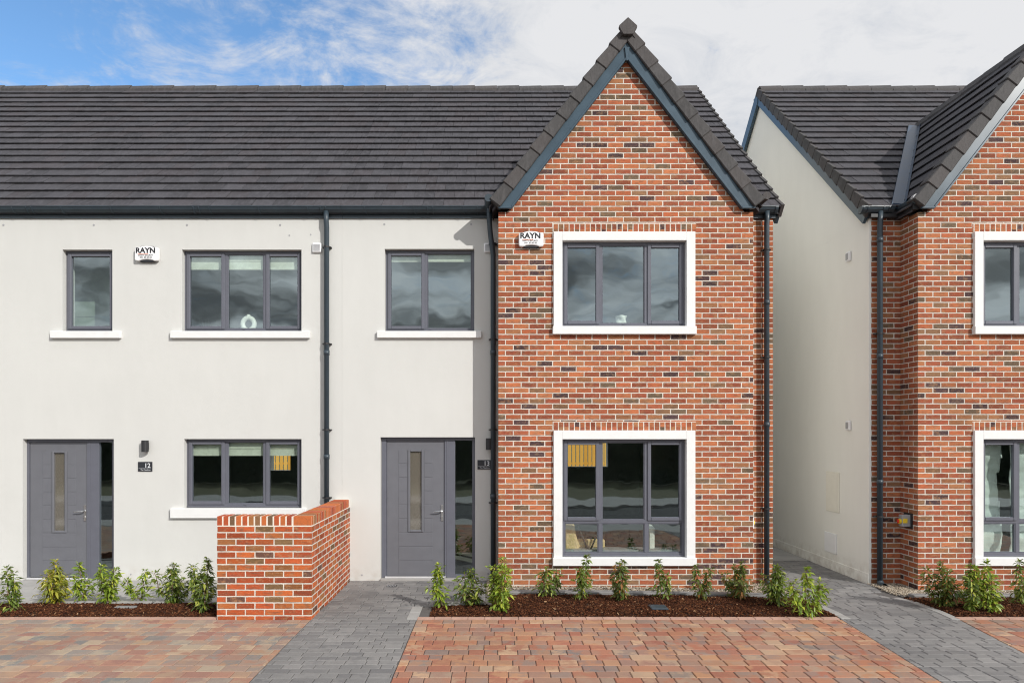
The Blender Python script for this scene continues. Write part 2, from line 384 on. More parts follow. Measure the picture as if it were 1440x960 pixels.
def door(house, x0, x1, z0, z1, y, lx0, lx1, sx0, sx1, gx0, gx1, gz0, gz1, hz):
    f = MB(); dp = .075
    f.box(x0, lx0, y, y+dp, z0, z1); f.box(lx1, sx0, y, y+dp, z0, z1-.045); f.box(sx1, x1, y, y+dp, z0, z1)
    f.box(lx0, sx1, y, y+dp, z1-.045, z1); f.box(sx0, sx1, y, y+dp, z0, z0+.05)
    # stepped beads in the mullion
    f.box(lx1+.035, lx1+.055, y-.006, y, z0, z1-.045)
    fr = f.build('door', 'frame', house, bevel=.004)
    yl = y+.018; a, b, c, d = lx0+.005, lx1-.005, z0+.03, z1-.05
    leaf = MB(); wall_grid(leaf, a, b, c, d, [(gx0, gx1, gz0, gz1)], yl, yl+.045)
    lf = leaf.build('door_leaf', 'door', fr)
    pn = MB(); pw = .17; px0 = gx0-pw-.0; px1 = gx1+pw
    rows = 6; hh = (gz1-gz0+.06)/rows
    for i in range(rows):
        za = gz0-.03+i*hh; zb2 = za+hh-.010
        pn.box(px0, gx0-.042, yl-.004, yl, za, zb2); pn.box(gx1+.042, px1, yl-.004, yl, za, zb2)
    for i in range(3):
        za = gz0-.04-(i+1)*hh; pn.box(px0, px1, yl-.004, yl, za, za+hh-.010)
    pn.build('door_panel', 'door', fr, bevel=.002)
    gf = MB(); q = .032
    gf.box(gx0-q, gx0, yl-.014, yl+.002, gz0-q, gz1+q); gf.box(gx1, gx1+q, yl-.014, yl+.002, gz0-q, gz1+q)
    gf.box(gx0, gx1, yl-.014, yl+.002, gz1, gz1+q); gf.box(gx0, gx1, yl-.014, yl+.002, gz0-q, gz0)
    gf.build('glazing_bead', 'door', fr, bevel=.006)
    B(gx0-.004, gx1+.004, yl+.012, yl+.03, gz0-.004, gz1+.004).build('pane', 'doorglass', fr)
    B(sx0-.003, sx1+.003, y+.03, y+.05, z0+.047, z1-.042).build('pane', 'glass', fr)
    hx = lx1-.035
    h = MB(); h.box(hx-.016, hx+.016, yl-.010, yl, hz-.15, hz+.09)
    h.tube([(hx, yl-.01, hz), (hx, yl-.055, hz), (hx-.02, yl-.062, hz), (hx-.07, yl-.062, hz-.004), (hx-.13, yl-.058, hz-.012)], [.010, .010, .010, .009, .007], 8)
    h.tube([(hx, yl-.01, hz-.09), (hx, yl-.022, hz-.09)], .011, 10)
    h.build('handle', 'steel', fr, smooth=False)
    th = MB(); th.box(lx0-.02, lx1+.02, y-.04, y, z0+.0, z0+.028)
    th.build('threshold', 'threshold', fr, bevel=.003)
    B(x0, x1, DW-.035, y-.001, z0-.03, z0+.008).build('door_sill', 'edge_light', fr, bevel=.004)
    return fr

# ------------------------------------------------------------------ roofs
def tiles(mb, O, U, V, N, ulen, vlen, gauge=.2825, tw=.30, t0=.036, rnd=R):
    O, U, V, N = map(Vector, (O, U, V, N)); n = int(math.ceil(vlen/gauge-1e-6))
    for i in range(n):
        v0 = i*gauge-.035; v1 = min(i*gauge+gauge, vlen)
        off = (i % 2)*tw*.5; j = -1
        while True:
            u0 = j*tw+off; u1 = u0+tw-.004; j += 1
            if u0 >= ulen: break
            a, b = max(u0, 0), min(u1, ulen)
            if b-a < .03: continue
            dl = rnd.uniform(-.0015, .003); dr = rnd.uniform(-.0015, .003); vv = v0+rnd.uniform(-.002, .002)
            P = lambda u, v, h: O+U*u+V*v+N*h
            mb.hex([P(a, vv, .019), P(b, vv, .019), P(b, v1, -.020), P(a, v1, -.020), P(a, vv, t0+dl), P(b, vv, t0+dr), P(b, v1, .004+dr), P(a, v1, .004+dl)])
def ridge(mb, x0, x1, y, z, slope, n=None, axis='x', w=.13, th=.03):
    """overlapping angular ridge tiles; slope = drop per metre of width"""
    L = .45; n = max(1, round((x1-x0)/L)); L = (x1-x0)/n
    for i in range(n):
        a = x0+i*L+.003; b = x0+(i+1)*L; e = .006 if i % 2 else .0
        rows = []
        for s_, k in ((a, .0+e), (b, .012+e)):
            c = [(0, th+.012+k), (.035, th+.004-.0*slope+k), (w, th-w*slope+.02+k), (w, -w*slope-.012), (0, -.02), (-w, -w*slope-.012), (-w, th-w*slope+.02+k), (-.035, th+.004+k)]
            rows.append([(s_, y+q, z+h) if axis == 'x' else (y+q, s_, z+h) for q, h in c])
        m = 8; mb.add(rows[0]+rows[1], [tuple(range(m)), tuple(range(m, 2*m))[::-1]]+[(q, (q+1) % m, m+(q+1) % m, m+q) for q in range(m)])
EZ, RZ, EY, RY = 5.499, 9.335, 10.02, 14.2       # eave and ridge lines of the main roofs
SL = (RZ-EZ)/(RY-EY); PT = math.atan(SL); CS, SN = math.cos(PT), math.sin(PT)
BACK = 18.45
GT = 1.296; GA = math.atan(GT); GZ = 7.86         # gable pitch and tile apex height
def main_roof(house, x0, x1, name='roof'):
    m = MB(); vl = math.hypot(RZ-EZ, RY-EY)
    tiles(m, (x0, EY, EZ), (1, 0, 0), (0, CS, SN), (0, -SN, CS), x1-x0, vl)
    # rear slope, and the roof's underlay
    m.prism([(x0, RY, RZ-.03), (x0, BACK+.1, EZ), (x0, BACK+.1, EZ-.06), (x0, RY, RZ-.10), (x0, EY+.03, EZ-.09), (x0, EY+.03, EZ-.03)], (x1-x0, 0, 0))
    r = m.build(name, 'tile', house)
    rd = MB(); ridge(rd, x0, x1, RY, RZ+.015, SL); rd.build('ridge_cap', 'cap', r, bevel=.004)
    return r
def gable_roof(house, roof, xc, yf, xe=1.895):
    m = MB(); c, s = math.cos(GA), math.sin(GA); back = 12.62; vl = xe/c
    for sg in (-1, 1):
        ez = GZ-xe*GT
        tiles(m, (xc+sg*xe, yf+.06, ez), (0, 1, 0), (-sg*c, 0, s), (sg*s, 0, c), back-yf-.06, vl)
    m.prism([(xc-xe, yf+.08, GZ-xe*GT-.03), (xc, yf+.08, GZ-.03), (xc+xe, yf+.08, GZ-xe*GT-.03), (xc+xe, yf+.08, GZ-xe*GT-.08), (xc, yf+.08, GZ-.11), (xc-xe, yf+.08, GZ-xe*GT-.08)], (0, back-yf-.08, 0))
    g = m.build('gable_roof', 'tile', house)
    rd = MB(); ridge(rd, yf-.05, back, xc, GZ+.01, GT, axis='y', w=.105)
    rd.build('ridge_cap', 'cap', g, bevel=.004)
    # hexagonal end cap of the ridge
    e = MB(); z = GZ; pts = [(0, .125), (.125, .01), (.128, -.015), (.068, -.115), (-.068, -.115), (-.128, -.015), (-.125, .01)]
    e.xz([(xc+a, z+b) for a, b in pts], yf-.10, yf-.045)
    e.build('ridge_end_cap', 'cap', g, bevel=.006)
    # cloaked verge tiles along both rakes
    ztop = GZ+.10
    for sg in (-1, 1):
        vg = MB(); n = 10; A = Vector((xc+sg*.05, 0, ztop-.05*GT)); d = Vector((sg*c, 0, -s)); nn = Vector((sg*s, 0, c))
        L = (xe-.03)/c/n
        for i in range(n):
            s0, s1 = i*L+.004, (i+1)*L+.018; o0, o1 = -.004, .018
            def P(s_, k, y): v = A+d*s_+nn*k; return (v.x, y, v.z)
            y0, y1 = yf-.030, yf+.16; g0 = .0; g1 = .016
            vg.hex([P(s0, -.165, y0), P(s0, -.165, y1), P(s0, o0, y1), P(s0, o0, y0), P(s1, -.172, y0-g1), P(s1, -.172, y1), P(s1, o1, y1), P(s1, o1, y0-g1)])
        vg.build('verge_tile', 'cap', g, bevel=.012)
    # barge boards and the boxed foot
    zi = 7.45; zo = 7.74
    for sg in (-1, 1):
        b = MB(); zf = 5.345; zt = 5.42
        xi = (zi-zf)/GT; xo2 = (zo-zt)/GT
        poly = [(0, zi), (0, zo), (xo2, zt), (xo2+.015, zf), (xi, zf)]
        b.xz([(xc+sg*a, q) for a, q in poly], yf, yf+.03)
        # raised inner bead
        w = .028/c
        b.xz([(xc+sg*a, q) for a, q in [(0.001, zi+.004), (0.001, zi+w), (xi-(-.0)-.0, zf+w), (xi, zf+.004)]], yf-.014, yf-.0005)
        b.xz([(xc+sg*a, q) for a, q in [(xi, zf+.004), (xi, zf+.034), (xo2+.02, zf+.034), (xo2+.02, zf+.004)]], yf-.012, yf-.0005)
        b.build('barge_board', 'barge', g, bevel=.003)
        sf = MB(); sf.xz([(xc+sg*a, q) for a, q in [(0, zi+.01), (0, zi+.06), (xi-.03, zf+.05), (xi-.0, zf+.01)]], yf+.031, DB-.001)
        sf.build('soffit', 'pvc', g)
    fin = MB(); fin.xz([(xc-.035, zi+.16), (xc+.035, zi+.16), (xc+.012, zi-.03), (xc-.012, zi-.03)], yf-.022, yf-.001); fin.build('apex_trim', 'barge', g, bevel=.003)
    return g
def gutter(house, x0, x1, y=10.07, zt=None, clips=None, caps=(False, False)):
    zt = zt if zt is not None else 5.502; m = MB()
    prof = [(0, 0), (-.11, 0), (-.112, -.018), (-.100, -.045), (-.070, -.076), (-.030, -.083), (0, -.083)]
    m.yz([(y+a+.02, zt+b) for a, b in prof], x0, x1)
    m.yz([(y+a+.02, zt+b) for a, b in [(-.1125, .003), (-.118, .003), (-.120, -.012), (-.1125, -.012)]], x0, x1)
    pf2 = [(0, .004), (-.120, .006), (-.122, -.02), (-.108, -.05), (-.075, -.085), (-.03, -.092), (0, -.092)]
    for cx in (clips or []): m.yz([(y+a+.02, zt+b) for a, b in pf2], cx-.045, cx-.033); m.yz([(y+a+.02, zt+b) for a, b in pf2], cx+.033, cx+.045)
    x = x0+.35
    while x < x1:
        m.tube([(x, y-.094, zt+.002), (x, y-.102, zt-.03), (x+.01, y-.060, zt-.088), (x+.03, y+.02, zt-.10)], .0035, 5); x += .72
    for k, c_ in enumerate(caps):
        if c_:
            xx = x0 if k == 0 else x1; m.yz([(y+a+.02, zt+b) for a, b in pf2], xx-.02, xx+.02)
    return m.build('gutter', 'pvc', house)
def fascia(house, x0, x1):
    m = MB(); m.box(x0, x1, DW-.026, DW-.002, 5.357, 5.47); m.box(x0, x1, DW-.034, DW-.0265, 5.385, 5.398)
    return m.build('fascia', 'pvc', house, bevel=.003)
def downpipe(house, pts, r=.038, clips=(), y=None, joints=()):
    m = MB(); m.tube(pts, r, 14)
    for z in joints: x, yy = pts[-1][0], pts[-1][1]; m.tube([(x, yy, z), (x, yy, z+.07)], r+.006, 14)
    d = m.build('downpipe', 'pvc', house, smooth=False)
    for p in d.data.polygons: p.use_smooth = len(p.vertices) == 4
    if clips:
        for z in clips:
            c = MB(); x, yy = pts[-1][0], pts[-1][1]
            c.tube([(x, yy, z-.012), (x, yy, z+.012)], r+.008, 14); c.box(x-r-.028, x+r+.028, yy+.01, yy+r+.03, z-.008, z+.008)
            c.tube([(x+r+.02, yy-.01, z), (x+r+.02, yy+.04, z)], .007, 6)
            c.build('pipe_clip', 'black', d)
    return d

def shell(house, x0, x1, z1, backholes=(), side_mat='render_side_lifted'):
    """side walls, rear wall, floors and ceiling behind the facade"""
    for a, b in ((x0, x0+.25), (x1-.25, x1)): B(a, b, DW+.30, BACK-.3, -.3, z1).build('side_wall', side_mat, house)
    w = MB(); wall_grid(w, x0, x1, -.3, z1, list(backholes), BACK-.3, BACK); w.build('rear_wall', 'render_side_lifted', house)
    for a, b, n in ((-.2, .02, 'floor'), (2.42, 2.62, 'floor'), (4.95, 5.0, 'ceiling')): B(x0+.251, x1-.251, DW+.301, BACK-.301, a, b).build(n, 'room', house)
    for a, b in ((x0+.251, x0+.27), (x1-.27, x1-.251)):
        B(a, b, DW+.31, BACK-.31, .03, 2.41).build('interior_wall', 'room', house); B(a, b, DW+.31, BACK-.31, 2.63, 4.94).build('interior_wall', 'room', house)
    B(x0+.28, x1-.28, DW+3.4, DW+3.5, 2.63, 4.94).build('interior_wall', 'room', house)
def gable_side_tri(mb, x, yb=BACK, yf=DW):
    pass

EYW = 5.36
XP = X(482)            # party line between the two left houses
XL = -11.0
# ================================================================== house twelve
h12 = thing('terrace_house', 'cream rendered house at the left with grey door numbered 12 and three windows', 'house', (-6.0, DW, 0))
OP = {}
OP['w12a'] = (X(88), X(158), Z(466), Z(351)); OP['w12b'] = (X(256), X(424), Z(466), Z(351))
OP['w12g'] = (X(259), X(424), Z(714), Z(617)); OP['d12'] = (X(32), X(160), -.02, Z(617))
OP['w13a'] = (X(541), X(667), Z(466), Z(350)); OP['d13'] = (X(535), X(668), -.02, Z(614.5))
m = MB(); wall_grid(m, XL, XP-.004, -.3, EYW, [OP['w12a'], OP['w12b'], OP['w12g'], OP['d12']], DW, DW+.299)
m.build('front_wall', 'render', h12)
shell(h12, XL, XP-.004, EYW, [(-5.95, -5.42, 1.2, 2.05)])
YR = DW+.085
def inset(o, g=.003): return (o[0]+g, o[1]-g, o[2]+g, o[3]-g)
window(h12, *inset(OP['w12a']), YR, (), 'c')
window(h12, *inset(OP['w12b']), YR, (X(317.5, YR), X(373, YR)), 'cfc')
window(h12, *inset(OP['w12g']), YR, (X(317.5, YR), X(373, YR)), 'cfc')
def sill(house, x0, x1, zt, h=.105, proj=.055):
    B(x0, x1, DW-proj, DW+.08, zt-h, zt).build('window_sill', 'sill', house, bevel=.006)
sill(h12, X(70, DW-.05), X(169, DW-.05), Z(466)); sill(h12, X(239, DW-.05), X(435, DW-.05), Z(466)); sill(h12, X(239, DW-.05), X(430, DW-.05), Z(714), .145)
def pd(px): return X(px, YR)
door(h12, OP['d12'][0]+.003, OP['d12'][1]-.003, 0.0, OP['d12'][3]-.003, YR, pd(41), pd(122), pd(139), pd(157.5), pd(75), pd(90), Z(747), Z(637), Z(719))
r12 = main_roof(h12, XL-.05, XP-.004)
gutter(h12, XL, XP-.002, clips=(X(35, 9.9), X(272, 9.9), X(452, 9.9)))
fascia(h12, XL, XP-.002)
xd = X(458.5, 10.02)
downpipe(h12, [(xd, 10.03, 5.44), (xd, 10.03, 5.30), (xd, 10.055, 5.22), (xd, 10.055, .06)], clips=(Z(349), Z(484), Z(604), Z(699)), joints=(Z(500), Z(645)))
for px in (5, 132, 263, 394):
    MB().tube([(X(px), DW-.004, Z(316.5)), (X(px), DW+.004, Z(316.5))], .016, 10).build('wall_plug', 'greyp', h12)
for px, py in ((184, 807), (437, 330), (407, 331)):
    MB().tube([(X(px), DW-.004, Z(py)), (X(px), DW+.004, Z(py))], .012, 10).build('wall_plug', 'greyp', h12)
def vent(house, px, py, mat='white'):
    x, z = X(px), Z(py); m = MB(); m.box(x-.068, x+.068, DW-.035, DW-.001, z-.072, z+.072)
    v = m.build('wall_vent', mat, house, bevel=.012)
    g = MB()
    for i in range(6): g.box(x-.048, x+.048, DW-.040, DW-.0355, z-.045+i*.016, z-.037+i*.016)
    g.build('vent_grille', 'greyp', v)
vent(h12, 446, 349)

# ================================================================== house thirteen
XG0, XG1, XR1 = .06, 3.68, 4.132
XC = (XG0+XG1)/2
h13 = thing('terrace_house', 'middle house with full steep red brick gable beside the grey door numbered 13', 'house', (1.0, DW, 0))
m = MB(); wall_grid(m, XP, XG0-.001, -.3, EYW, [OP['w13a'], OP['d13']], DW, DW+.299); m.build('front_wall', 'render', h13)
B(X(481.2), X(482.3), DW-.003, DW-.001, .05, EYW-.02).build('movement_joint', 'render', h13)
shell(h13, XP, XR1, EYW, [(1.92, 3.02, 1.3, 2.12)])
def gable_wall(house, x0, x1, mat, smat, wz, flip=False):
    holes = wz; m = MB(); zt = 5.32
    wall_grid(m, x0, x1, -.3, zt, holes, DB, DB+.25)
    xc = (x0+x1)/2; za = 7.50
    hw = (za-zt)/GT
    w = m
    w.xz([(xc-hw, zt+.0005), (xc+hw, zt+.0005), (xc, za)], DB, DB+.25)
    w.box(x0, x0+.25, DB+.251, DW+.29, -.3, zt+.03); w.box(x1-.25, x1, DB+.251, DW+.29, -.3, zt+.03)
    return w.build('gable_wall', mat, house)
def surround_window(house, xa, xb, ztop, zbot, frame_in, muls, kinds, transom=None, low='', mat='brick_soldier'):
    D = DB-.04; t = .125
    x0, x1 = xa, xb; z1, z0 = ztop, zbot; s = MB(); yb = DB+.24
    s.box(x0, x0+t, D, yb, z0+.115, z1); s.box(x1-t, x1, D, yb, z0+.115, z1); s.box(x0+t, x1-t, D, yb, z1-t, z1)
    s.build('window_surround', 'surround', house, bevel=.004)
    b = B(x0-.012, x1+.012, D-.025, yb, z0, z0+.1145).build('window_sill', 'surround', house, bevel=.005)
    window(house, x0+t+.001, x1-t-.001, z0+.116, z1-t-.001, DB+.055, muls, kinds, transom, low)
    c = MB(); c.box(x0-.01, x1+.02, DB-.003, DB+.05, z1+.004, z1+.118); c.build('soldier_course', mat, house); B(x0-.01, x1+.02, DB-.002, DB+.05, z1+.1185, z1+.127).build('mortar_joint', 'mortar', house)
DS = DB-.04
def gw(dx):
    """window data of a gable shifted dx to the right"""
    a = X(778.5, DS)+dx; b = X(978, DS)+dx
    return [(a, b, Z(325.5, DS), Z(470, DS)), (a, b, Z(605, DS), Z(795, DS))]
G13 = gw(0)
gable_wall(h13, XG0, XG1, 'brick12', None, [(a+.004, b-.004, d+.004, c-.004) for a, b, c, d in G13])
DF = DB+.055
MU = (X(844, DF), X(909, DF))
surround_window(h13, *G13[0], None, MU, 'cfc'); surround_window(h13, *G13[1], None, MU, 'cfc', Z(733, DF), 'fff')
m = MB(); m.box(XG1+.001, XR1, DW, DW+.299, -.3, EYW); m.build('brick_return', 'brick12', h13)
r13 = main_roof(h13, XP, XR1+.075)
g13 = gable_roof(h13, r13, XC, DB-.075)
gutter(h13, XP, X(690, 9.93), clips=(X(604, 9.9), X(675, 9.9)))
gutter(h13, X(1064, 9.93), X(1095, 9.93), clips=(), caps=(False, True))
fascia(h13, XP, XG0-.02); fascia(h13, XG1+.002, XR1+.03)
# boxed verge end of the main roof on the right
def verge(house, x, sgn, front_only=False):
    """stepped cloak tiles and barge board along the free edge of a main roof; sgn = outward X direction"""
    v = MB(); n = int(math.hypot(RZ-EZ, RY-EY)/.2825)+1; N = Vector((0, -SN, CS)); V = Vector((0, CS, SN)); O = Vector((0, EY, EZ))
    for i in range(n):
        a, b = i*.2825-.035, min(i*.2825+.235, math.hypot(RZ-EZ, RY-EY))
        pts = []
        for s_, lo, hi in ((a, -.14, .054), (b, -.115, .022)):
            for xx, h in ((x-sgn*.02, lo), (x+sgn*.03, lo), (x+sgn*.03, hi), (x-sgn*.02, hi)):
                p = O+V*s_+N*h; pts.append((xx, p.y, p.z))
        v.hex(pts)
    v.build('verge_tile', 'cap', house, bevel=.004)
    b = MB(); h0, h1 = -.25, -.125; L = math.hypot(RZ-EZ, RY-EY)
    P = lambda s_, h: (O+V*s_+N*h)
    pa, pb, pc, pd_ = P(-.02, h1), P(-.02, h0), P(L+.12, h0), P(L-.0, h1)
    b.prism([(x-sgn*.035, q.y, q.z) for q in (pa, pb, pc, pd_)], (sgn*.045, 0, 0))
    # rear rake, seen over the ridge from the side
    b.prism([(x-sgn*.035, yy, zz) for yy, zz in ((RY+.005, RZ+.02), (BACK+.1, EZ+.06), (BACK+.1, EZ-.2), (RY+.005, RZ-.27))], (sgn*.055, 0, 0))
    b.build('barge_board', 'barge', house)
verge(h13, XR1+.08, 1)
# gable-end infill of the main roof
def end_wall(house, x, mat, w=.25):
    m = MB(); z = lambda y: EZ+(y-EY)*SL-.10
    m.prism([(x, DW+.001, EYW-.2), (x, DW+.001, z(DW)), (x, RY, RZ-.11), (x, BACK-.001, z(DW)), (x, BACK-.001, EYW-.2)], (w, 0, 0)); m.build('gable_end_wall', mat, house)
m = MB(); zz = lambda y: EZ+(y-EY)*SL-.10
m.prism([(XR1-.2, DW+.05, EYW+.001), (XR1-.2, RY, RZ-.11), (XR1-.2, BACK-.05, EYW+.001)], (.199, 0, 0)); m.build('gable_end_wall', 'render_side_lifted', h13)
x1 = X(688, 9.9); x2 = X(693.5, 10.03)
downpipe(h13, [(x1, 9.96, 5.46), (x1, 9.96, 5.30), (x1+.015, 9.98, 5.10), (x2, 10.03, 4.80), (x2, 10.04, 4.7), (x2, 10.04, .02)], clips=(Z(345), Z(478), Z(604), Z(706)), joints=(Z(500), Z(700)))
x3 = X(1079, 10.02)
downpipe(h13, [(x3, 10.03, 5.44), (x3, 10.03, 5.32), (x3, 10.04, 5.24), (x3, 10.04, .0)], clips=(Z(353), Z(503), Z(714)), joints=(Z(430), Z(600)))
MB().tube([(x3, 10.04, .01), (x3, 9.99, -.02), (x3, 9.93, -.04)], .043, 12).build('pipe_shoe', 'pvc', h13)
# rainwater head stub at the foot of the left rake
MB().tube([(X(687, 9.72), 9.60, Z(282, 9.72)), (X(687, 9.72), 9.9, Z(282, 9.72))], .055, 12).build('verge_end_cap', 'pvc', h13)
MB().tube([(X(1074, 9.72), 9.60, Z(279, 9.72)), (X(1074, 9.72), 9.9, Z(279, 9.72))], .06, 6).build('verge_end_cap', 'cap', h13)
window(h13, *inset(OP['w13a']), YR, (X(598.5, YR),), 'cf')
sill(h13, X(530, DW-.05), X(677, DW-.05), Z(466), .10)
door(h13, OP['d13'][0]+.003, OP['d13'][1]-.003, 0.02, OP['d13'][3]-.003, YR, pd(543.5), pd(625), pd(640), pd(664), pd(576.5), pd(592.5), Z(746), Z(635), Z(719))
for px, py in ((540.5, 315.5), (662.5, 315.5)):
    MB().tube([(X(px), DW-.004, Z(py)), (X(px), DW+.004, Z(py))], .016, 10).build('wall_plug', 'greyp', h13)
for px, py in ((509, 808), (686.5, 806)):
    MB().tube([(X(px), DW-.004, Z(py)), (X(px), DW+.004, Z(py))], .014, 10).build('wall_plug', 'greyp', h13)
vent(h13, 687, 349)

# ================================================================== house fourteen
DX = X(1291, DB)-XG0
X14, XRR = 5.556, 15.5
h14 = thing('terrace_house', 'partly seen brick gable house at the right edge with blank cream side wall', 'house', (8.0, DW, 0))
MAT['brick14'] = brick('right_house_brick', XG0+DX+.1006, 1.768, offs=0.0, seed=21)
a0, a1 = XG0+DX, XG1+DX
m = MB(); m.box(X14+.03, a0-.001, DW, DW+.299, -.35, EYW); m.build('brick_return', 'brick_recess', h14)
m = MB(); m.box(X14-.0, X14+.03, DW-.004, DW+.30, -.35, EYW); m.build('corner_bead', 'render_side_lifted', h14)
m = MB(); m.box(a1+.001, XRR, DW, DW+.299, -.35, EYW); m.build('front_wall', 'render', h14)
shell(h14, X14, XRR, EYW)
m = MB(); m.prism([(X14, DW+.06, EYW+.001), (X14, RY, RZ-.14), (X14, BACK-.05, EYW+.001)], (.2, 0, 0)); m.build('gable_end_wall', 'render_side_lifted', h14)
B(X14-.012, X14-.001, DW-.0, BACK, -.3, .10).build('plinth', 'render_side_lifted', h14, bevel=.004)
G14 = gw(DX)
w14 = gable_wall(h14, a0, a1, 'brick14', None, [(a+.004, b-.004, d+.004, c-.004) for a, b, c, d in G14])
MAT['brick_soldier14'] = brick('right_soldier_brick', .06+.02, 0, bw=.0757, stack=True, seed=31)
MU4 = tuple(v+DX for v in MU)
surround_window(h14, *G14[0], None, MU4, 'cfc', mat='brick_soldier14'); surround_window(h14, *G14[1], None, MU4, 'cfc', Z(733, DF), 'fff', mat='brick_soldier14')
r14 = main_roof(h14, X14-.055, XRR)
verge(h14, X14-.06, -1)
g14 = gable_roof(h14, r14, (a0+a1)/2, DB-.075)
gutter(h14, X(1217, 9.93), X(1262, 9.93), clips=(X(1222, 9.9), X(1252, 9.9)), caps=(True, False))
m = MB(); xx = a0-.115
m.prism([(xx+a, DB-.06, 5.502+b) for a, b in [(.115, 0), (0, 0), (.004, -.04), (.04, -.078), (.115, -.083)]], (0, .42, 0)); m.build('gutter', 'pvc', h14)
MB().tube([(xx+.05, DB-.075, 5.50), (xx+.05, DB-.02, 5.50)], .055, 12).build('verge_end_cap', 'greyp', h14)
fascia(h14, X14-.03, a0-.03)
B(a0-.09, a0-.002, DB-.03, DW-.11, 5.352, 5.44).build('soffit', 'black', h14)
B(X(1229, 9.95), a0-.1, DW-.10, DW-.035, 5.352, 5.40).build('soffit', 'black', h14)
x4 = X(1238.5, 10.02)
downpipe(h14, [(x4, 10.03, 5.44), (x4, 10.03, 5.30), (x4, 10.04, 5.22), (x4, 10.04, -.03)], clips=(Z(470), Z(725)), joints=(Z(343), Z(505), Z(680)))
MB().tube([(x4, 10.04, .0), (x4, 10.0, -.04), (x4, 9.92, -.045)], .046, 14, caps=False).build('pipe_shoe', 'pvc', h14)
# valley gutter between main roof and gable roof
def valley(house, xc, sg):
    m = MB(); out = []
    for y in (EY-.02, 12.45):
        zm = EZ+(y-EY)*SL; dx = (GZ-zm)/GT; xv = xc+sg*dx
        out.append((Vector((xv, y, zm)), ))
    for (w, dz, side) in ((.17, .045, sg), ):
        P0, P1 = out[0][0], out[1][0]
        a = lambda P, ox, oz: (P.x+ox, P.y, P.z+oz)
        m.add([a(P0, sg*.0, .055), a(P0, sg*.17, .072), a(P1, sg*.17, .072), a(P1, sg*.0, .055), a(P0, sg*.02, -.02), a(P0, sg*.20, 0), a(P1, sg*.20, 0), a(P1, sg*.02, -.02)],
              [(0, 1, 2, 3), (4, 7, 6, 5), (0, 4, 5, 1), (1, 5, 6, 2), (2, 6, 7, 3), (3, 7, 4, 0)])
        m.add([a(P0, sg*.0, .056), a(P1, sg*.0, .056), a(P1, -sg*.05, .05+.06*GT), a(P0, -sg*.05, .05+.06*GT), a(P0, sg*.02, -.02), a(P1, sg*.02, -.02), a(P1, -sg*.03, -.02), a(P0, -sg*.03, -.02)],
              [(0, 1, 2, 3), (4, 7, 6, 5), (0, 4, 5, 1), (1, 5, 6, 2), (2, 6, 7, 3), (3, 7, 4, 0)])
    m.build('valley_gutter', 'valley', house)
valley(h14, (a0+a1)/2, -1)
# items on the side wall, seen obliquely
def side_item(px0, px1, za, zb, t, name, mat, bev=.004):
    y0 = X14*F/(px1-PX0); y1 = X14*F/(px0-PX0)
    return B(X14-t, X14-.001, y0, y1, za, zb).build(name, mat, h14, bevel=bev)
mb_ = side_item(1163, 1181, .90, 1.555, .02, 'meter_box', 'panel')
y0 = X14*F/(1181-PX0); y1 = X14*F/(1163-PX0)
B(X14-.026, X14-.0205, y0+.03, y1-.03, .935, 1.52).build('meter_box_door', 'panel', mb_, bevel=.002)
side_item(1161, 1177, .22, .545, .022, 'service_cover', 'white')
for py in (361, 598):
    y = X14*F/(1195-PX0); z = CH+(PY0-py)/F*y
    v = B(X14-.045, X14-.001, y-.055, y+.055, z-.075, z+.075).build('wall_vent', 'white', h14, bevel=.012)
    B(X14-.05, X14-.0455, y-.035, y+.035, z-.05, z+.05).build('vent_grille', 'greyp', v)

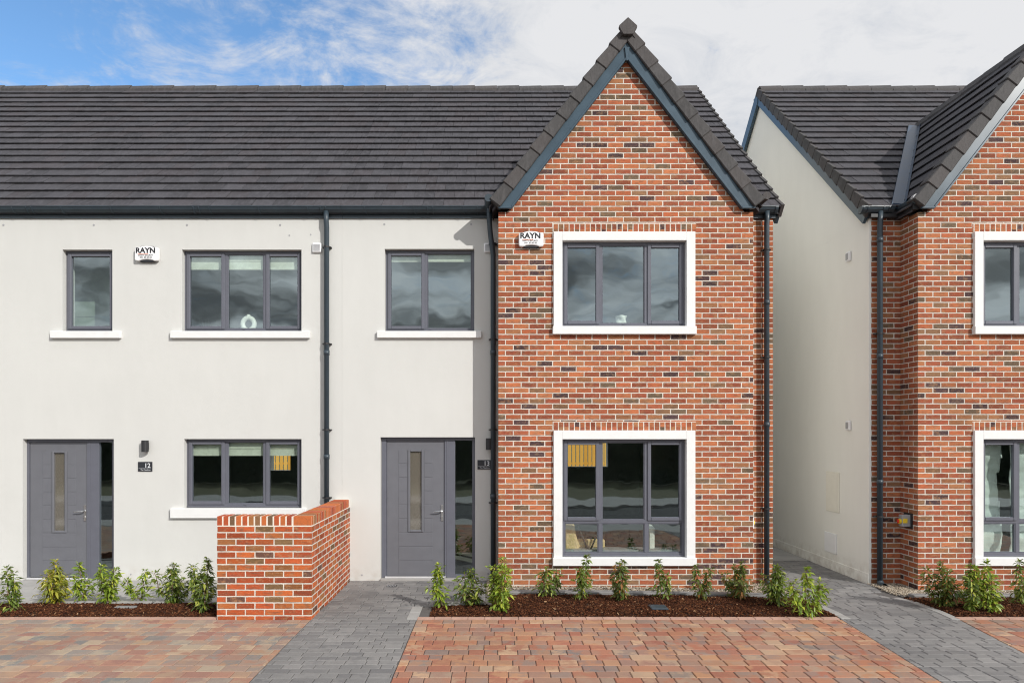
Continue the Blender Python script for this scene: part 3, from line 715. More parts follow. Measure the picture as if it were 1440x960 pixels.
# ================================================================== things fixed to the houses
def text_mesh(txt, size, x, z, y, mat, parent, align='CENTER', name='lettering', sx=1.0, bold=0.0):
    cu = bpy.data.curves.new(name, 'FONT'); cu.body = txt; cu.size = size; cu.align_x = align; cu.extrude = .0012; cu.offset = bold
    tmp = bpy.data.objects.new('t', cu); col.objects.link(tmp)
    dg = bpy.context.evaluated_depsgraph_get(); dg.update()
    me = bpy.data.meshes.new_from_object(tmp.evaluated_get(dg)); bpy.data.objects.remove(tmp)
    off = wl(parent)
    for v in me.vertices:
        a, b, c = v.co; v.co = (x+a*sx-off.x, y-c-off.y, z+b-off.z)
    me.materials.clear(); me.materials.append(MAT[mat]); me.name = name
    o = bpy.data.objects.new(name, me); col.objects.link(o); o.parent = parent; return o
def alarm(px, py, yw, label):
    x, z = X(px, yw-.06), Z(py, yw-.06)
    r = thing('alarm_box', label, 'alarm box', (x, yw, z), 'burglar alarm boxes under the eaves')
    w, h = .175, .112; n = 24; pts = []
    pts = [(-w, -h*.72), (-w*.93, -h*.9), (-w*.62, -h*.92), (-w*.45, -h*.78), (-.0, -h*.72), (w*.45, -h*.78), (w*.62, -h*.92), (w*.93, -h*.9), (w, -h*.72),
           (w, h*.72), (w*.93, h*.86), (w*.55, h*.9), (w*.45, h*.98), (0, h*1.04), (-w*.45, h*.98), (-w*.55, h*.9), (-w*.93, h*.86), (-w, h*.72)]
    b = MB(); b.xz([(x+a, z+c) for a, c in pts], yw-.065, yw-.012); b.build('alarm_cover', 'white', r, bevel=.010)
    k = MB(); k.xz([(x+a, z+c) for a, c in [(-w*.8, -h*.78), (-w*.55, -h*1.02), (w*.55, -h*1.02), (w*.8, -h*.78), (w*.8, h*.8), (w*.5, h*1.06), (-w*.5, h*1.06), (-w*.8, h*.8)]], yw-.045, yw-.0005)
    k.build('back_plate', MAT['signbg'], r, bevel=.004)
    yt = yw-.0665
    text_mesh('RAYN', .108, x-.012, z+.014, yt, 'ink', r, bold=.0035, sx=1.02)
    B(x-.125, x+.03, yt-.0006, yt+.001, z-.008, z+.000).build('printed_line', 'orange', r)
    text_mesh('SAFETY SECURITY', .028, x-.012, z-.030, yt, 'ink', r, sx=1.0)
    text_mesh('041 20 60 60', .033, x-.008, z-.062, yt, 'ink', r)
alarm(206, 357, DW, 'white alarm box reading RAYN on cream render between two upstairs windows')
alarm(747, 336.5, DB, 'white alarm box reading RAYN on the red brick gable')
def lamp(px, py, label):
    x, z = X(px, DW-.05), Z(py, DW-.05)
    r = thing('wall_lamp', label, 'wall lamp', (x, DW, z), 'wall lamps beside the front doors')
    MB().tube([(x, DW-.062, z-.085), (x, DW-.062, z+.085)], .050, 16).build('lamp_body', 'black', r, bevel=0)
    B(x-.03, x+.03, DW-.03, DW-.001, z-.05, z+.05).build('lamp_bracket', 'black', r)
lamp(204.5, 627, 'small black wall lamp on sunlit render above the number 12 sign')
lamp(688, 624, 'small black wall lamp in the shade above the number 13 sign')
def number(px0, px1, py0, py1, n, label):
    x0, x1, z0, z1 = X(px0), X(px1), Z(py1), Z(py0)
    r = thing('house_number_sign', label, 'sign', ((x0+x1)/2, DW, (z0+z1)/2), 'house number signs beside the front doors')
    B(x0, x1, DW-.012, DW-.001, z0, z1).build('sign_plate', 'signbg', r, bevel=.002)
    text_mesh(n, .092, x1-.024, z0+.058, DW-.013, 'signtxt', r, 'RIGHT', 'numerals', bold=.001)
    B(x0+.01, x1-.02, DW-.0135, DW-.0122, z0+.046, z0+.048).build('printed_line', 'signtxt', r)
    text_mesh('The Meadows', .026, x1-.024, z0+.016, DW-.013, 'signtxt', r, 'RIGHT')
number(194.5, 214.5, 649, 662.5, '12', 'dark house number sign reading 12 on sunlit cream render')
number(671.5, 691, 646.5, 659.5, '13', 'dark house number sign reading 13 beside the corner downpipe')
# rotary isolators
iso = thing('isolator_switch', 'grey isolator box with red and yellow knob on the right house', 'switch box', (a0, 9.95, Z(731)))
zc = Z(731, 9.95)
B(a0-.125, a0-.001, 9.86, 9.96, zc-.085, zc+.085).build('switch_case', 'greyp', iso, bevel=.008)
B(a0-.012, a0-.0005, 9.82, 10.02, zc-.11, zc+.11).build('back_plate', 'black', iso)
MB().tube([(a0-.125, 9.91, zc-.01), (a0-.15, 9.91, zc-.01)], .036, 14).build('yellow_disc', 'yellow', iso)
B(a0-.17, a0-.149, 9.895, 9.925, zc-.035, zc+.02).build('red_handle', 'redp', iso, bevel=.003)
B(a0-.12, a0-.06, 9.848, 9.859, zc-.03, zc+.035).build('yellow_label', 'yellow', iso)
iso2 = thing('isolator_switch', 'white switch box with yellow knob on the right side of the middle brick gable', 'switch box', (XG1, 9.85, Z(735, 9.85)))
zc = Z(735, 9.80)
B(XG1+.001, XG1+.045, 9.78, 9.90, zc-.08, zc+.08).build('switch_case', 'white', iso2, bevel=.006)
MB().tube([(XG1+.045, 9.84, zc), (XG1+.065, 9.84, zc)], .032, 14).build('yellow_knob', 'yellow', iso2)

# ================================================================== behind the glass
def blind(x0, x1, z0, z1, y, label, folds=3):
    m = MB(); 
    h = (z1-z0)/folds
    for i in range(folds):
        a = z0+i*h
        m.hex([(x0, y-.012, a), (x1, y-.012, a), (x1, y+.01, a), (x0, y+.01, a), (x0, y-.002, a+h-.002), (x1, y-.002, a+h-.002), (x1, y+.008, a+h-.002), (x0, y+.008, a+h-.002)])
    o = m.build('roman_blind', 'blind', root_loc=((x0+x1)/2, y, z0)); return tag(o, label, 'blind')
blind(X(262, 10.5), X(428, 10.5), Z(640.5, 10.3), Z(610, 10.3), 10.28, 'cream fabric blind pulled up in the downstairs window left of the garden wall')
blind(X(262, 10.5), X(428, 10.5), Z(380, 10.3), Z(344, 10.3), 10.28, 'pale fabric blind in the upstairs window with the ring vase')
blind(X(540, 10.5), X(672, 10.5), Z(369, 10.3), Z(344, 10.3), 10.28, 'pale fabric blind at the top of the window above door 13')
o = blind(X(80, 10.9), X(166, 10.9), Z(480, 10.9), Z(340, 10.9), 10.90, 'blind coloured like teal glass reflection behind the narrow upstairs window at the far left', 4)
o.data.materials[0] = simple('reflection_toned_blind', (.22, .27, .22), .9, var=.2, nscale=6)  # dark green put into the fabric to imitate the teal reflection on the glass
# inner sill boards (parts of the houses)
for (a, b, z, hh) in ((X(262, 10.3), X(424, 10.3), Z(463), h12), (X(545, 10.3), X(667, 10.3), Z(463), h13)):
    B(a, b, 10.28, 10.46, z-.03, z).build('window_board', 'sill', hh)
B(G13[0][0]+.1, G13[0][1]-.1, 9.84, 10.1, Z(455, DB)-.03, Z(455, DB)).build('window_board', 'sill', h13)
B(G13[1][0]+.1, G13[1][1]-.1, 9.84, 10.1, Z(775, DB)-.03, Z(775, DB)).build('window_board', 'greyp', h13)
# ring vase
vx, vy, vz = X(349.5, 10.37), 10.37, Z(463)+.001
m = MB(); ring = []
for k in range(25):
    a = math.pi*2*k/24-math.pi/2; ring.append((vx+.088*math.cos(a), vy, vz+.118+.095*math.sin(a)))
m.tube(ring, .036, 12, caps=False); m.tube([(vx, vy, vz+.20), (vx, vy, vz+.262)], [.030, .026], 12); m.tube([(vx, vy, vz), (vx, vy, vz+.03)], [.05, .03], 12)
tag(m.build('ring_vase', 'ceramic', root_loc=(vx, vy, vz), smooth=True), 'white ring shaped vase on an upstairs window board', 'vase')
# twisted vase
vx, vy, vz = X(873.5, 9.95), 9.95, Z(455, DB)+.001
m = MB(); seg = 24; n = 12; vs = []; fs = []
for i in range(n+1):
    for k in range(seg):
        a = 2*math.pi*k/seg; rr = (.078+.012*math.cos(3*a+i*.45))*(1-.12*math.sin(math.pi*i/n)); vs.append((vx+rr*math.cos(a), vy+rr*math.sin(a), vz+i*.15/n))
for i in range(n):
    for k in range(seg): fs.append((i*seg+k, i*seg+(k+1) % seg, (i+1)*seg+(k+1) % seg, (i+1)*seg+k))
fs.append(tuple(range(seg))[::-1]); fs.append(tuple(range(n*seg, (n+1)*seg))); m.add(vs, fs)
tag(m.build('twisted_vase', 'ceramic', root_loc=(vx, vy, vz), smooth=True), 'squat cream twisted vase behind the upper gable window', 'vase')
# dried twigs
m = MB(); vx, vy, vz = X(292, 10.4), 10.40, Z(463)+.001
m.tube([(vx, vy, vz), (vx, vy, vz+.02)], [.05, .05], 10)
for i in range(14):
    a = R.uniform(-.22, .22); l = R.uniform(.08, .22); m.tube([(vx+a*.3, vy, vz), (vx+a*.8, vy+R.uniform(-.03, .03), vz+l*.6), (vx+a+R.uniform(-.02, .02), vy, vz+l)], [.003, .003, .0015], 5)
tag(m.build('dried_twigs', 'black', root_loc=(vx, vy, vz)), 'dark dried twigs in a dish behind the upstairs window beside the ring vase', 'twigs')
# armchair in the lounge
ac = thing('armchair', 'tan armchair with black crossed legs behind the lower gable window', 'armchair', (X(818, 10.1), 10.1, .03))
cx, cy, cz = X(822, 10.0), 9.98, 0.03
zt = Z(737, 10.0)
b = MB(); b.hex([(cx-.30, cy-.02, cz+.33), (cx-.05, cy-.02, cz+.33), (cx-.05, cy+.5, cz+.33), (cx-.30, cy+.5, cz+.33), (cx-.30, cy-.0, zt+.04), (cx-.16, cy-.0, zt+.04), (cx-.16, cy+.5, zt+.04), (cx-.30, cy+.5, zt+.04)]); b.build('backrest', 'tan', ac, bevel=.03)
b = MB(); b.box(cx-.12, cx+.36, cy, cy+.5, cz+.33, cz+.47); b.build('seat', 'tan', ac, bevel=.03)
b = MB(); b.box(cx-.28, cx+.30, cy+.02, cy+.08, cz+.47, cz+.60); b.build('arm', 'tan', ac, bevel=.02)
for a, c in ((cx-.10, cx+.22), (cx+.22, cx-.10)):
    MB().tube([(a, cy-.03, cz), (c, cy-.03, zt-.02)], .014, 8).build('leg', 'black', ac)
# cushion
m = MB(); ux, uy = X(915, 10.0), 9.97
for i in range(1): m.box(ux-.055, ux+.06, uy, uy+.35, Z(778, 10.0), Z(738, 10.0))
tag(m.build('cushion', 'ceramic', root_loc=(ux, uy, Z(778, 10.0)), bevel=.04), 'cream upright cushion behind the lower right pane of the gable window', 'cushion')
# plastic sheet hung inside the right house's lounge window
m = MB(); nx, nz = 60, 60; vs = []; x0, x1, z0, z1 = G14[1][0]+.0, G14[1][1], Z(790, 9.95), Z(618, 9.95)
for j in range(nz+1):
    for i in range(nx+1):
        u, v = i/nx, j/nz; x = x0+.06+(x1-x0-.1)*u; z = z0+(z1-z0)*v
        vs.append((x, 9.96+.05*mnoise.noise((x*2.2, z*3.5, 0))+.02*mnoise.noise((x*7, z*9, 4)), z))
m.add(vs, [(j*(nx+1)+i, j*(nx+1)+i+1, (j+1)*(nx+1)+i+1, (j+1)*(nx+1)+i) for j in range(nz) for i in range(nx) if not (7.36+.035*math.sin(j*.13) < x0+.06+(x1-x0-.1)*i/nx < 7.52)])
sh = m.build('plastic_sheet', 'sheet', root_loc=(x0, 9.96, z0), smooth=True); tag(sh, 'crumpled white plastic sheet covering the lower window of the right house inside', 'plastic sheet')
sh.modifiers.new('thickness', 'SOLIDIFY').thickness = .004

# ================================================================== garden wall
gw_ = thing('garden_wall', 'low L shaped red brick garden wall with brick on edge coping beside the grey path', 'wall', (-2.3, 8.0, 0))
WF, WX0, WX1 = 8.0, -3.25, -2.14; WT = Z(725.5, WF); cop = .118; zc = WT-cop
m = MB(); t = .215
m.prism([(WX0, WF, -.2), (WX1, WF, -.2), (WX1, DW-.003, -.2), (WX1-t, DW-.003, -.2), (WX1-t, WF+t, -.2), (WX0, WF+t, -.2)], (0, 0, zc+.2))
m.build('wall_body', 'brick_garden', gw_)
t_ = NT('coping_brick'); r = t_.island(); p = t_.pos()
cb = t_.ramp(r, [(0, (.42, .085, .03)), (.2, (.30, .06, .028)), (.38, (.48, .13, .04)), (.52, (.34, .14, .05)), (.68, (.24, .125, .06)), (.82, (.40, .08, .03)), (.93, (.15, .09, .05))], 'CONSTANT')
nz_ = t_.noise(26, t_.vm('ADD', p, t_.vm('MULTIPLY', t_.cxyz(r, r, r), (9, 9, 9))), 5, .65)
cb = t_.mix(t_.rng(nz_, .5, .72, 0, .5), cb, (.14, .075, .04)); cb = t_.mix(t_.rng(t_.noise(60, p, 3), .56, .75, 0, .35), cb, (.60, .30, .12))
MAT['coping'] = t_.bsdf(cb, .85, nrm=t_.bump(nz_, .004, .9), spec=.25)
m = MB(); n = 14; pw = (WX1-WX0-.225)/n*1.0
n = 12; pw = (WX1-.22-WX0)/n
for i in range(n): m.box(WX0+i*pw+.0005, WX0+(i+1)*pw-.012, WF-.001, WF+t+.001, zc+.008, WT+R.uniform(-.002, .002))
m.box(WX1-.215, WX1+.001, WF-.001, WF+.068, zc+.008, WT)
y = WF+.078; 
while y < DW-.075: m.box(WX1-t-.001, WX1+.003, y, y+.062, zc+.008, WT+R.uniform(-.002, .002)); y += .0757
m.build('coping', 'coping', gw_, bevel=.004)
m = MB(); q = .0005
m.prism([(WX0+q, WF+q, zc), (WX1-q, WF+q, zc), (WX1-q, DW-.004, zc), (WX1-t+q, DW-.004, zc), (WX1-t+q, WF+t-q, zc), (WX0+q, WF+t-q, zc)], (0, 0, cop-.003)); m.build('coping_mortar', 'mortar', gw_)

# ================================================================== ground
def grid_sheet(x0, x1, y0, y1, z, step=.25):
    m = MB(); nx = max(1, int((x1-x0)/step)); ny = max(1, int((y1-y0)/step)); vs = []
    for j in range(ny+1):
        for i in range(nx+1):
            x = x0+(x1-x0)*i/nx; y = y0+(y1-y0)*j/ny; vs.append((x, y, gz(x, y)+z))
    m.add(vs, [(j*(nx+1)+i, j*(nx+1)+i+1, (j+1)*(nx+1)+i+1, (j+1)*(nx+1)+i) for j in range(ny) for i in range(nx)]); return m
m = MB(); m.box(-400, 400, -400, 400, -1.0, -.16); struct('ground', m, 'earth')
def clip(poly, region):
    out = poly
    n = len(region)
    for i in range(n):
        a, b = region[i], region[(i+1) % n]; ins = lambda p: (b[0]-a[0])*(p[1]-a[1])-(b[1]-a[1])*(p[0]-a[0]) >= -1e-9
        res = []
        for k in range(len(out)):
            p, q = out[k], out[(k+1) % len(out)]
            ip, iq = ins(p), ins(q)
            if ip: res.append(p)
            if ip != iq:
                d1 = (b[0]-a[0])*(p[1]-a[1])-(b[1]-a[1])*(p[0]-a[0]); d2 = (b[0]-a[0])*(q[1]-a[1])-(b[1]-a[1])*(q[0]-a[0])
                s_ = d1/(d1-d2); res.append((p[0]+(q[0]-p[0])*s_, p[1]+(q[1]-p[1])*s_))
        out = res
        if len(out) < 3: return []
    return out
def area(p): return abs(sum(p[i][0]*p[(i+1) % len(p)][1]-p[(i+1) % len(p)][0]*p[i][1] for i in range(len(p))))/2
def pavers(mb, region, lens, rowh, rnd, top=0.0, gap=.0055, ch=.006):
    ys = [p[1] for p in region]; xs = [p[0] for p in region]; y = max(ys)
    while y > min(ys):
        x = min(xs)-rnd.uniform(0, .2)
        while x < max(xs):
            l = rnd.choice(lens); g = gap/2
            poly = clip([(x+g, y-rowh+g), (x+l-g, y-rowh+g), (x+l-g, y-g), (x+g, y-g)], region); x += l
            if len(poly) < 3 or area(poly) < .0012: continue
            cx_ = sum(p[0] for p in poly)/len(poly); cy_ = sum(p[1] for p in poly)/len(poly)
            zz_ = gz(cx_, cy_)+top+rnd.uniform(-.0012, .0012); tx = rnd.uniform(-.006, .006); ty = rnd.uniform(-.006, .006)
            n = len(poly); ins = []
            for p in poly:
                dx, dy = cx_-p[0], cy_-p[1]; L = math.hypot(dx, dy) or 1; k = ch*1.4/L; ins.append((p[0]+dx*k, p[1]+dy*k))
            H = lambda p: zz_+(p[0]-cx_)*tx+(p[1]-cy_)*ty
            vs = [(p[0], p[1], H(p)-.035) for p in poly]+[(p[0], p[1], H(p)-ch) for p in poly]+[(p[0], p[1], H(p)) for p in ins]
            fs = [tuple(range(2*n, 3*n))]+[(i, (i+1) % n, n+(i+1) % n, n+i) for i in range(n)]+[(n+i, n+(i+1) % n, 2*n+(i+1) % n, 2*n+i) for i in range(n)]
            mb.add(vs, fs)
        y -= rowh
YN = 4.2; YF = 8.08
def pave(name, regions, lens, rowh, mat, jmat, seed):
    rr = random.Random(seed); m = MB()
    for rg in regions: pavers(m, rg, lens, rowh, rr)
    return struct(name, m, mat)
RL = [.13, .16, .18, .20, .22, .24]
pave('driveway', [[(-9.5, YN), (-2.155, YN), (-2.155, 7.99), (-9.5, 7.99)]], RL, .158, 'red_left', None, 1)
ex = lambda y: 3.91+(y-5.95)*.073
pave('driveway', [[(-.905, YN), (ex(YN), YN), (ex(YF), YF-.09), (-.905, YF-.09)]], RL, .158, 'red', None, 2)
ex2 = lambda y: 5.13+(y-5.95)*.16
pave('driveway', [[(ex2(YN), YN), (11, YN), (11, YF-.09), (ex2(YF-.09), YF-.09)]], RL, .158, 'red', None, 3)
GL = [.12, .16, .18, .20, .24]
pave('footpath', [[(-2.145, YN), (-.915, YN), (-.915, 8.6), (-2.145, 8.6)], [(-2.135, 8.604), (-.12, 8.604), (-.12, DW-.003), (-2.135, DW-.003)]], GL, .12, 'grey', None, 4)
pave('footpath', [[(ex(YN)+.01, YN), (ex2(YN)-.01, YN), (ex2(7.94)-.01, 7.94), (ex(7.94)+.01, 7.94)],
                  [(ex(7.944)+.01, 7.944), (5.43, 7.944), (5.45, 8.4), (5.50, 8.9), (5.42, 9.14), (5.36, 9.60), (4.17, 9.60)],
                  [(4.17, 9.604), (5.45, 9.604), (5.54, 9.9), (5.54, 12.0), (4.17, 12.0)]], [.16, .18, .20, .24, .26], .12, 'grey', None, 5)
m = grid_sheet(-9.6, 11.1, YN-.05, 12.05, -.010, .3); struct('paving_bed', m, 'joint_grey')
m = grid_sheet(-9.5, -3.26, 8.78, DW-.003, .004, .5); struct('slab_path', m, 'grey_slab')
m = grid_sheet(4.14, 5.54, 12.0, 19, .004, .5); struct('slab_path', m, 'grey_slab')
# edgings
def strip(mb, pts, w, top, seg=.2, rnd=R, depth=.08):
    for (a, b) in zip(pts[:-1], pts[1:]):
        a, b = Vector((*a, 0)), Vector((*b, 0)); d = (b-a); L = d.length; d.normalize(); nrm = Vector((-d.y, d.x, 0)); n = max(1, round(L/seg)); s_ = L/n
        for i in range(n):
            p, q = a+d*(i*s_+.002), a+d*((i+1)*s_-.002); c = [p, q, q+nrm*w, p+nrm*w]
            j = rnd.uniform(-.001, .001)
            mb.hex([(v.x, v.y, gz(v.x, v.y)+top-depth) for v in c]+[(v.x, v.y, gz(v.x, v.y)+top+j) for v in c])
m = MB(); strip(m, [(-.905, YF-.085), (4.05, YF-.085)], .085, .010); strip(m, [(-9.5, 7.995), (-3.26, 7.995)], .085, .010); strip(m, [(5.44, YF-.085), (11, YF-.085)], .085, .010)
struct('bed_edging', m, 'edge_red', bevel=.004)
m = MB(); strip(m, [(-1.0, 8.075), (-1.0, 8.60)], -.0, .0)
m = MB(); strip(m, [(-.90, 8.00), (-.90, 8.58)], .13, .006, .24); strip(m, [(4.19, 8.02), (4.20, 8.6), (4.24, 9.5)], .11, .006, .22); strip(m, [(5.36, 9.20), (5.44, 8.95), (5.40, 8.4), (5.36, 8.0)], .10, .006, .22)
struct('path_edging', m, 'edge_light', bevel=.004)
m = MB(); strip(m, [(-.78, 8.60), (-.12, 8.60)], .06, .05, .9); strip(m, [(-9.5, 8.72), (-3.26, 8.72)], .06, .03, .9)
struct('path_kerb', m, 'edge_light', bevel=.006)
m = MB(); strip(m, [(-.02, 9.19), (4.06, 9.19)], .14, .045, .9); strip(m, [(5.65, 9.19), (11, 9.19)], .14, .045, .9)
struct('gravel_kerb', m, 'kerb', bevel=.008)
# planting beds
def soil(x0, x1, y0, y1, seed):
    m = MB(); nx = int((x1-x0)/.06); ny = max(2, int((y1-y0)/.06)); vs = []
    for j in range(ny+1):
        for i in range(nx+1):
            x = x0+(x1-x0)*i/nx; y = y0+(y1-y0)*j/ny; e = min(1, min(x-x0, x1-x, y-y0, y1-y)/.12)
            vs.append((x, y, gz(x, y)-.012+e*(.028+.028*mnoise.noise((x*3, y*3, seed)))))
    m.add(vs, [(j*(nx+1)+i, j*(nx+1)+i+1, (j+1)*(nx+1)+i+1, (j+1)*(nx+1)+i) for j in range(ny) for i in range(nx)]); return m
def soil_h(x, y, b, seed):
    x0, x1, y0, y1 = b; e = max(0, min(1, min(x-x0, x1-x, y-y0, y1-y)/.12)); return gz(x, y)-.012+e*(.028+.028*mnoise.noise((x*3, y*3, seed)))
BEDS = [(-9.5, -3.26, 8.08, 8.72, 1), (-.77, 4.08, 8.08, 8.62, 2), (-.02, 4.12, 8.58, 9.19, 3), (5.50, 11.0, 8.08, 9.19, 4)]
for b in BEDS: struct('soil_bed', soil(*b), 'soil')
def chips(beds, dens, seed):
    rr = random.Random(seed); m = MB()
    for b in beds:
        x0, x1, y0, y1, sd = b; n = int((x1-x0)*(y1-y0)*dens)
        for _ in range(n):
            x, y = rr.uniform(x0, x1), rr.uniform(y0, y1)
            if not (-7.6 < x < 8): continue
            z = soil_h(x, y, b[:4], sd)+rr.uniform(.002, .016); L = rr.choice((.008, .011, .014, .020))*rr.uniform(.7, 1.2); W = L*rr.uniform(.25, .55); T = .003
            M_ = Matrix.Rotation(rr.uniform(0, 6.3), 3, 'Z') @ Matrix.Rotation(rr.gauss(0, .45), 3, 'Y') @ Matrix.Rotation(rr.gauss(0, .45), 3, 'X')
            c = Vector((x, y, z)); P = [c+M_ @ Vector(v) for v in ((-L, -W, -T), (L, -W*.6, -T), (L*.9, W, -T), (-L*.8, W*.8, -T), (-L, -W, T), (L, -W*.6, T), (L*.9, W, T), (-L*.8, W*.8, T))]
            m.hex(P)
    return m
mm = chips([BEDS[0]], 5200, 5); tag(mm.build('mulch', 'mulch'), kind='stuff', label='brown bark mulch in the left bed')
mm = chips(BEDS[1:3], 5200, 6); tag(mm.build('mulch', 'mulch'), kind='stuff', label='brown bark mulch in the middle bed')
mm = chips([BEDS[3]], 5200, 7); tag(mm.build('mulch', 'mulch'), kind='stuff', label='brown bark mulch in the right bed')
def stones(boxes, dens, seed):
    rr = random.Random(seed); m = MB(); ico = [(0, 0, 1), (.9, 0, .2), (.2, .8, .15), (-.8, .5, .1), (-.7, -.6, .2), (.3, -.9, .1), (0, 0, -.7)]
    fc = [(0, 1, 2), (0, 2, 3), (0, 3, 4), (0, 4, 5), (0, 5, 1), (6, 2, 1), (6, 3, 2), (6, 4, 3), (6, 5, 4), (6, 1, 5)]
    for x0, x1, y0, y1 in boxes:
        for _ in range(int((x1-x0)*(y1-y0)*dens)):
            x, y = rr.uniform(x0, x1), rr.uniform(y0, y1); s_ = rr.uniform(.006, .013); a = rr.uniform(0, 6.3); ca, sa = math.cos(a), math.sin(a); z = gz(x, y)+rr.uniform(0, .02)
            m.add([(x+s_*(ca*v[0]-sa*v[1]), y+s_*(sa*v[0]+ca*v[1]), z+s_*v[2]*.8) for v in ico], fc)
    return m
tag(stones([(.06, 4.12, 9.33, 9.69), (-.11, .06, 9.2, 10.1), (3.69, 4.12, 9.69, 10.1)], 4200, 8).build('gravel', 'gravel'), kind='stuff', label='buff gravel strip along the middle brick gable')
tag(stones([(5.60, 9.6, 9.33, 9.69), (5.52, 6.0, 9.4, 10.1)], 4200, 9).build('gravel', 'gravel'), kind='stuff', label='buff gravel strip along the right brick gable')
m = grid_sheet(-.1, 4.13, 9.2, DW, .002); struct('gravel_bed', m, 'joint_grey'); m = grid_sheet(5.56, 9.7, 9.3, DW, .002); struct('gravel_bed', m, 'joint_grey')
# small things on the ground
dg_ = thing('drain_grate', 'small dark drain grate let into the grey path before door 13', 'drain', (X(551, 9.8), 9.75, .004))
B(X(545, 9.8), X(558.5, 9.8), 9.70, 9.80, .002, .006).build('grate_tray', 'black', dg_)
m = MB()
for i in range(6): m.box(X(545, 9.8)+.004+i*.022, X(545, 9.8)+.014+i*.022, 9.702, 9.798, .0065, .009)
m.build('grate_bar', 'greyp', dg_)
tag(B(X(918, 8.25), X(942, 8.25), 8.30, 8.50, .03, .052).build('inspection_cover', 'pvc', root_loc=(X(930, 8.3), 8.4, .03), bevel=.008), 'black square cover in the mulch of the middle bed', 'cover')
tag(B(X(166, 8.5), X(194, 8.5), 8.40, 8.49, .02, .040).build('inspection_cover', 'kerb', root_loc=(X(180, 8.5), 8.45, .02), bevel=.006), 'flat grey cover in the mulch of the left bed', 'cover')
# paths to the street, road and what lies opposite
m = MB(); m.box(-60, 60, -1.0, 2.9, -.13, -.06); struct('road', m, 'asphalt')
m = MB(); m.box(-60, 60, 2.9, YN-.05, -.13, -.02); m.box(-60, 60, -3.2, -1.0, -.13, .03); struct('pavement', m, 'grey_slab')
def hedge(x0, x1, y, h, label, seed):
    rr = random.Random(seed); m = MB()
    m.box(x0, x1, y-.3, y+.3, -.1, h*.75)
    for i in range(int((x1-x0)*420)):
        x = rr.uniform(x0, x1); yy = y+rr.gauss(0, .45); z = rr.random()**.8*(h*(.8+.3*mnoise.noise((x*.5, seed, 0)))); s_ = rr.uniform(.05, .12)
        d = Vector((rr.gauss(0, 1), rr.gauss(0, 1), rr.gauss(0, 1))).normalized(); a = d.orthogonal().normalized(); b = d.cross(a); c = Vector((x, yy, z))
        m.add([c+a*s_, c+b*s_*.5, c-a*s_, c-b*s_*.5], [(0, 1, 2, 3)])
    return tag(m.build('hedge', 'hedge', root_loc=((x0+x1)/2, y, -.1)), label, 'hedge')
hedge(-34, 34, -12, 2.5, 'long dark hedge across the road, seen only as a reflection in the windows', 3)
def fence(x0, x1, y, z0, z1, label):
    r = thing('timber_fence', label, 'fence', ((x0+x1)/2, y, z0)); m = MB(); x = x0
    while x < x1: m.box(x, x+.125, y, y+.02, z0, z1+R.uniform(-.01, .01)); x += .16
    m.build('fence_boards', 'timber', r)
    m = MB(); 
    for z in (z0+.3, (z0+z1)/2, z1-.25): m.box(x0, x1, y+.021, y+.07, z, z+.08)
    m.build('fence_rail', 'timber', r)
fence(-12, -1.6, 27.0, -.15, 2.1, 'yellow timber rear garden fence seen through house 12')
fence(1.0, 9.0, 27.0, -.15, 2.1, 'yellow timber rear garden fence seen through the gable window')

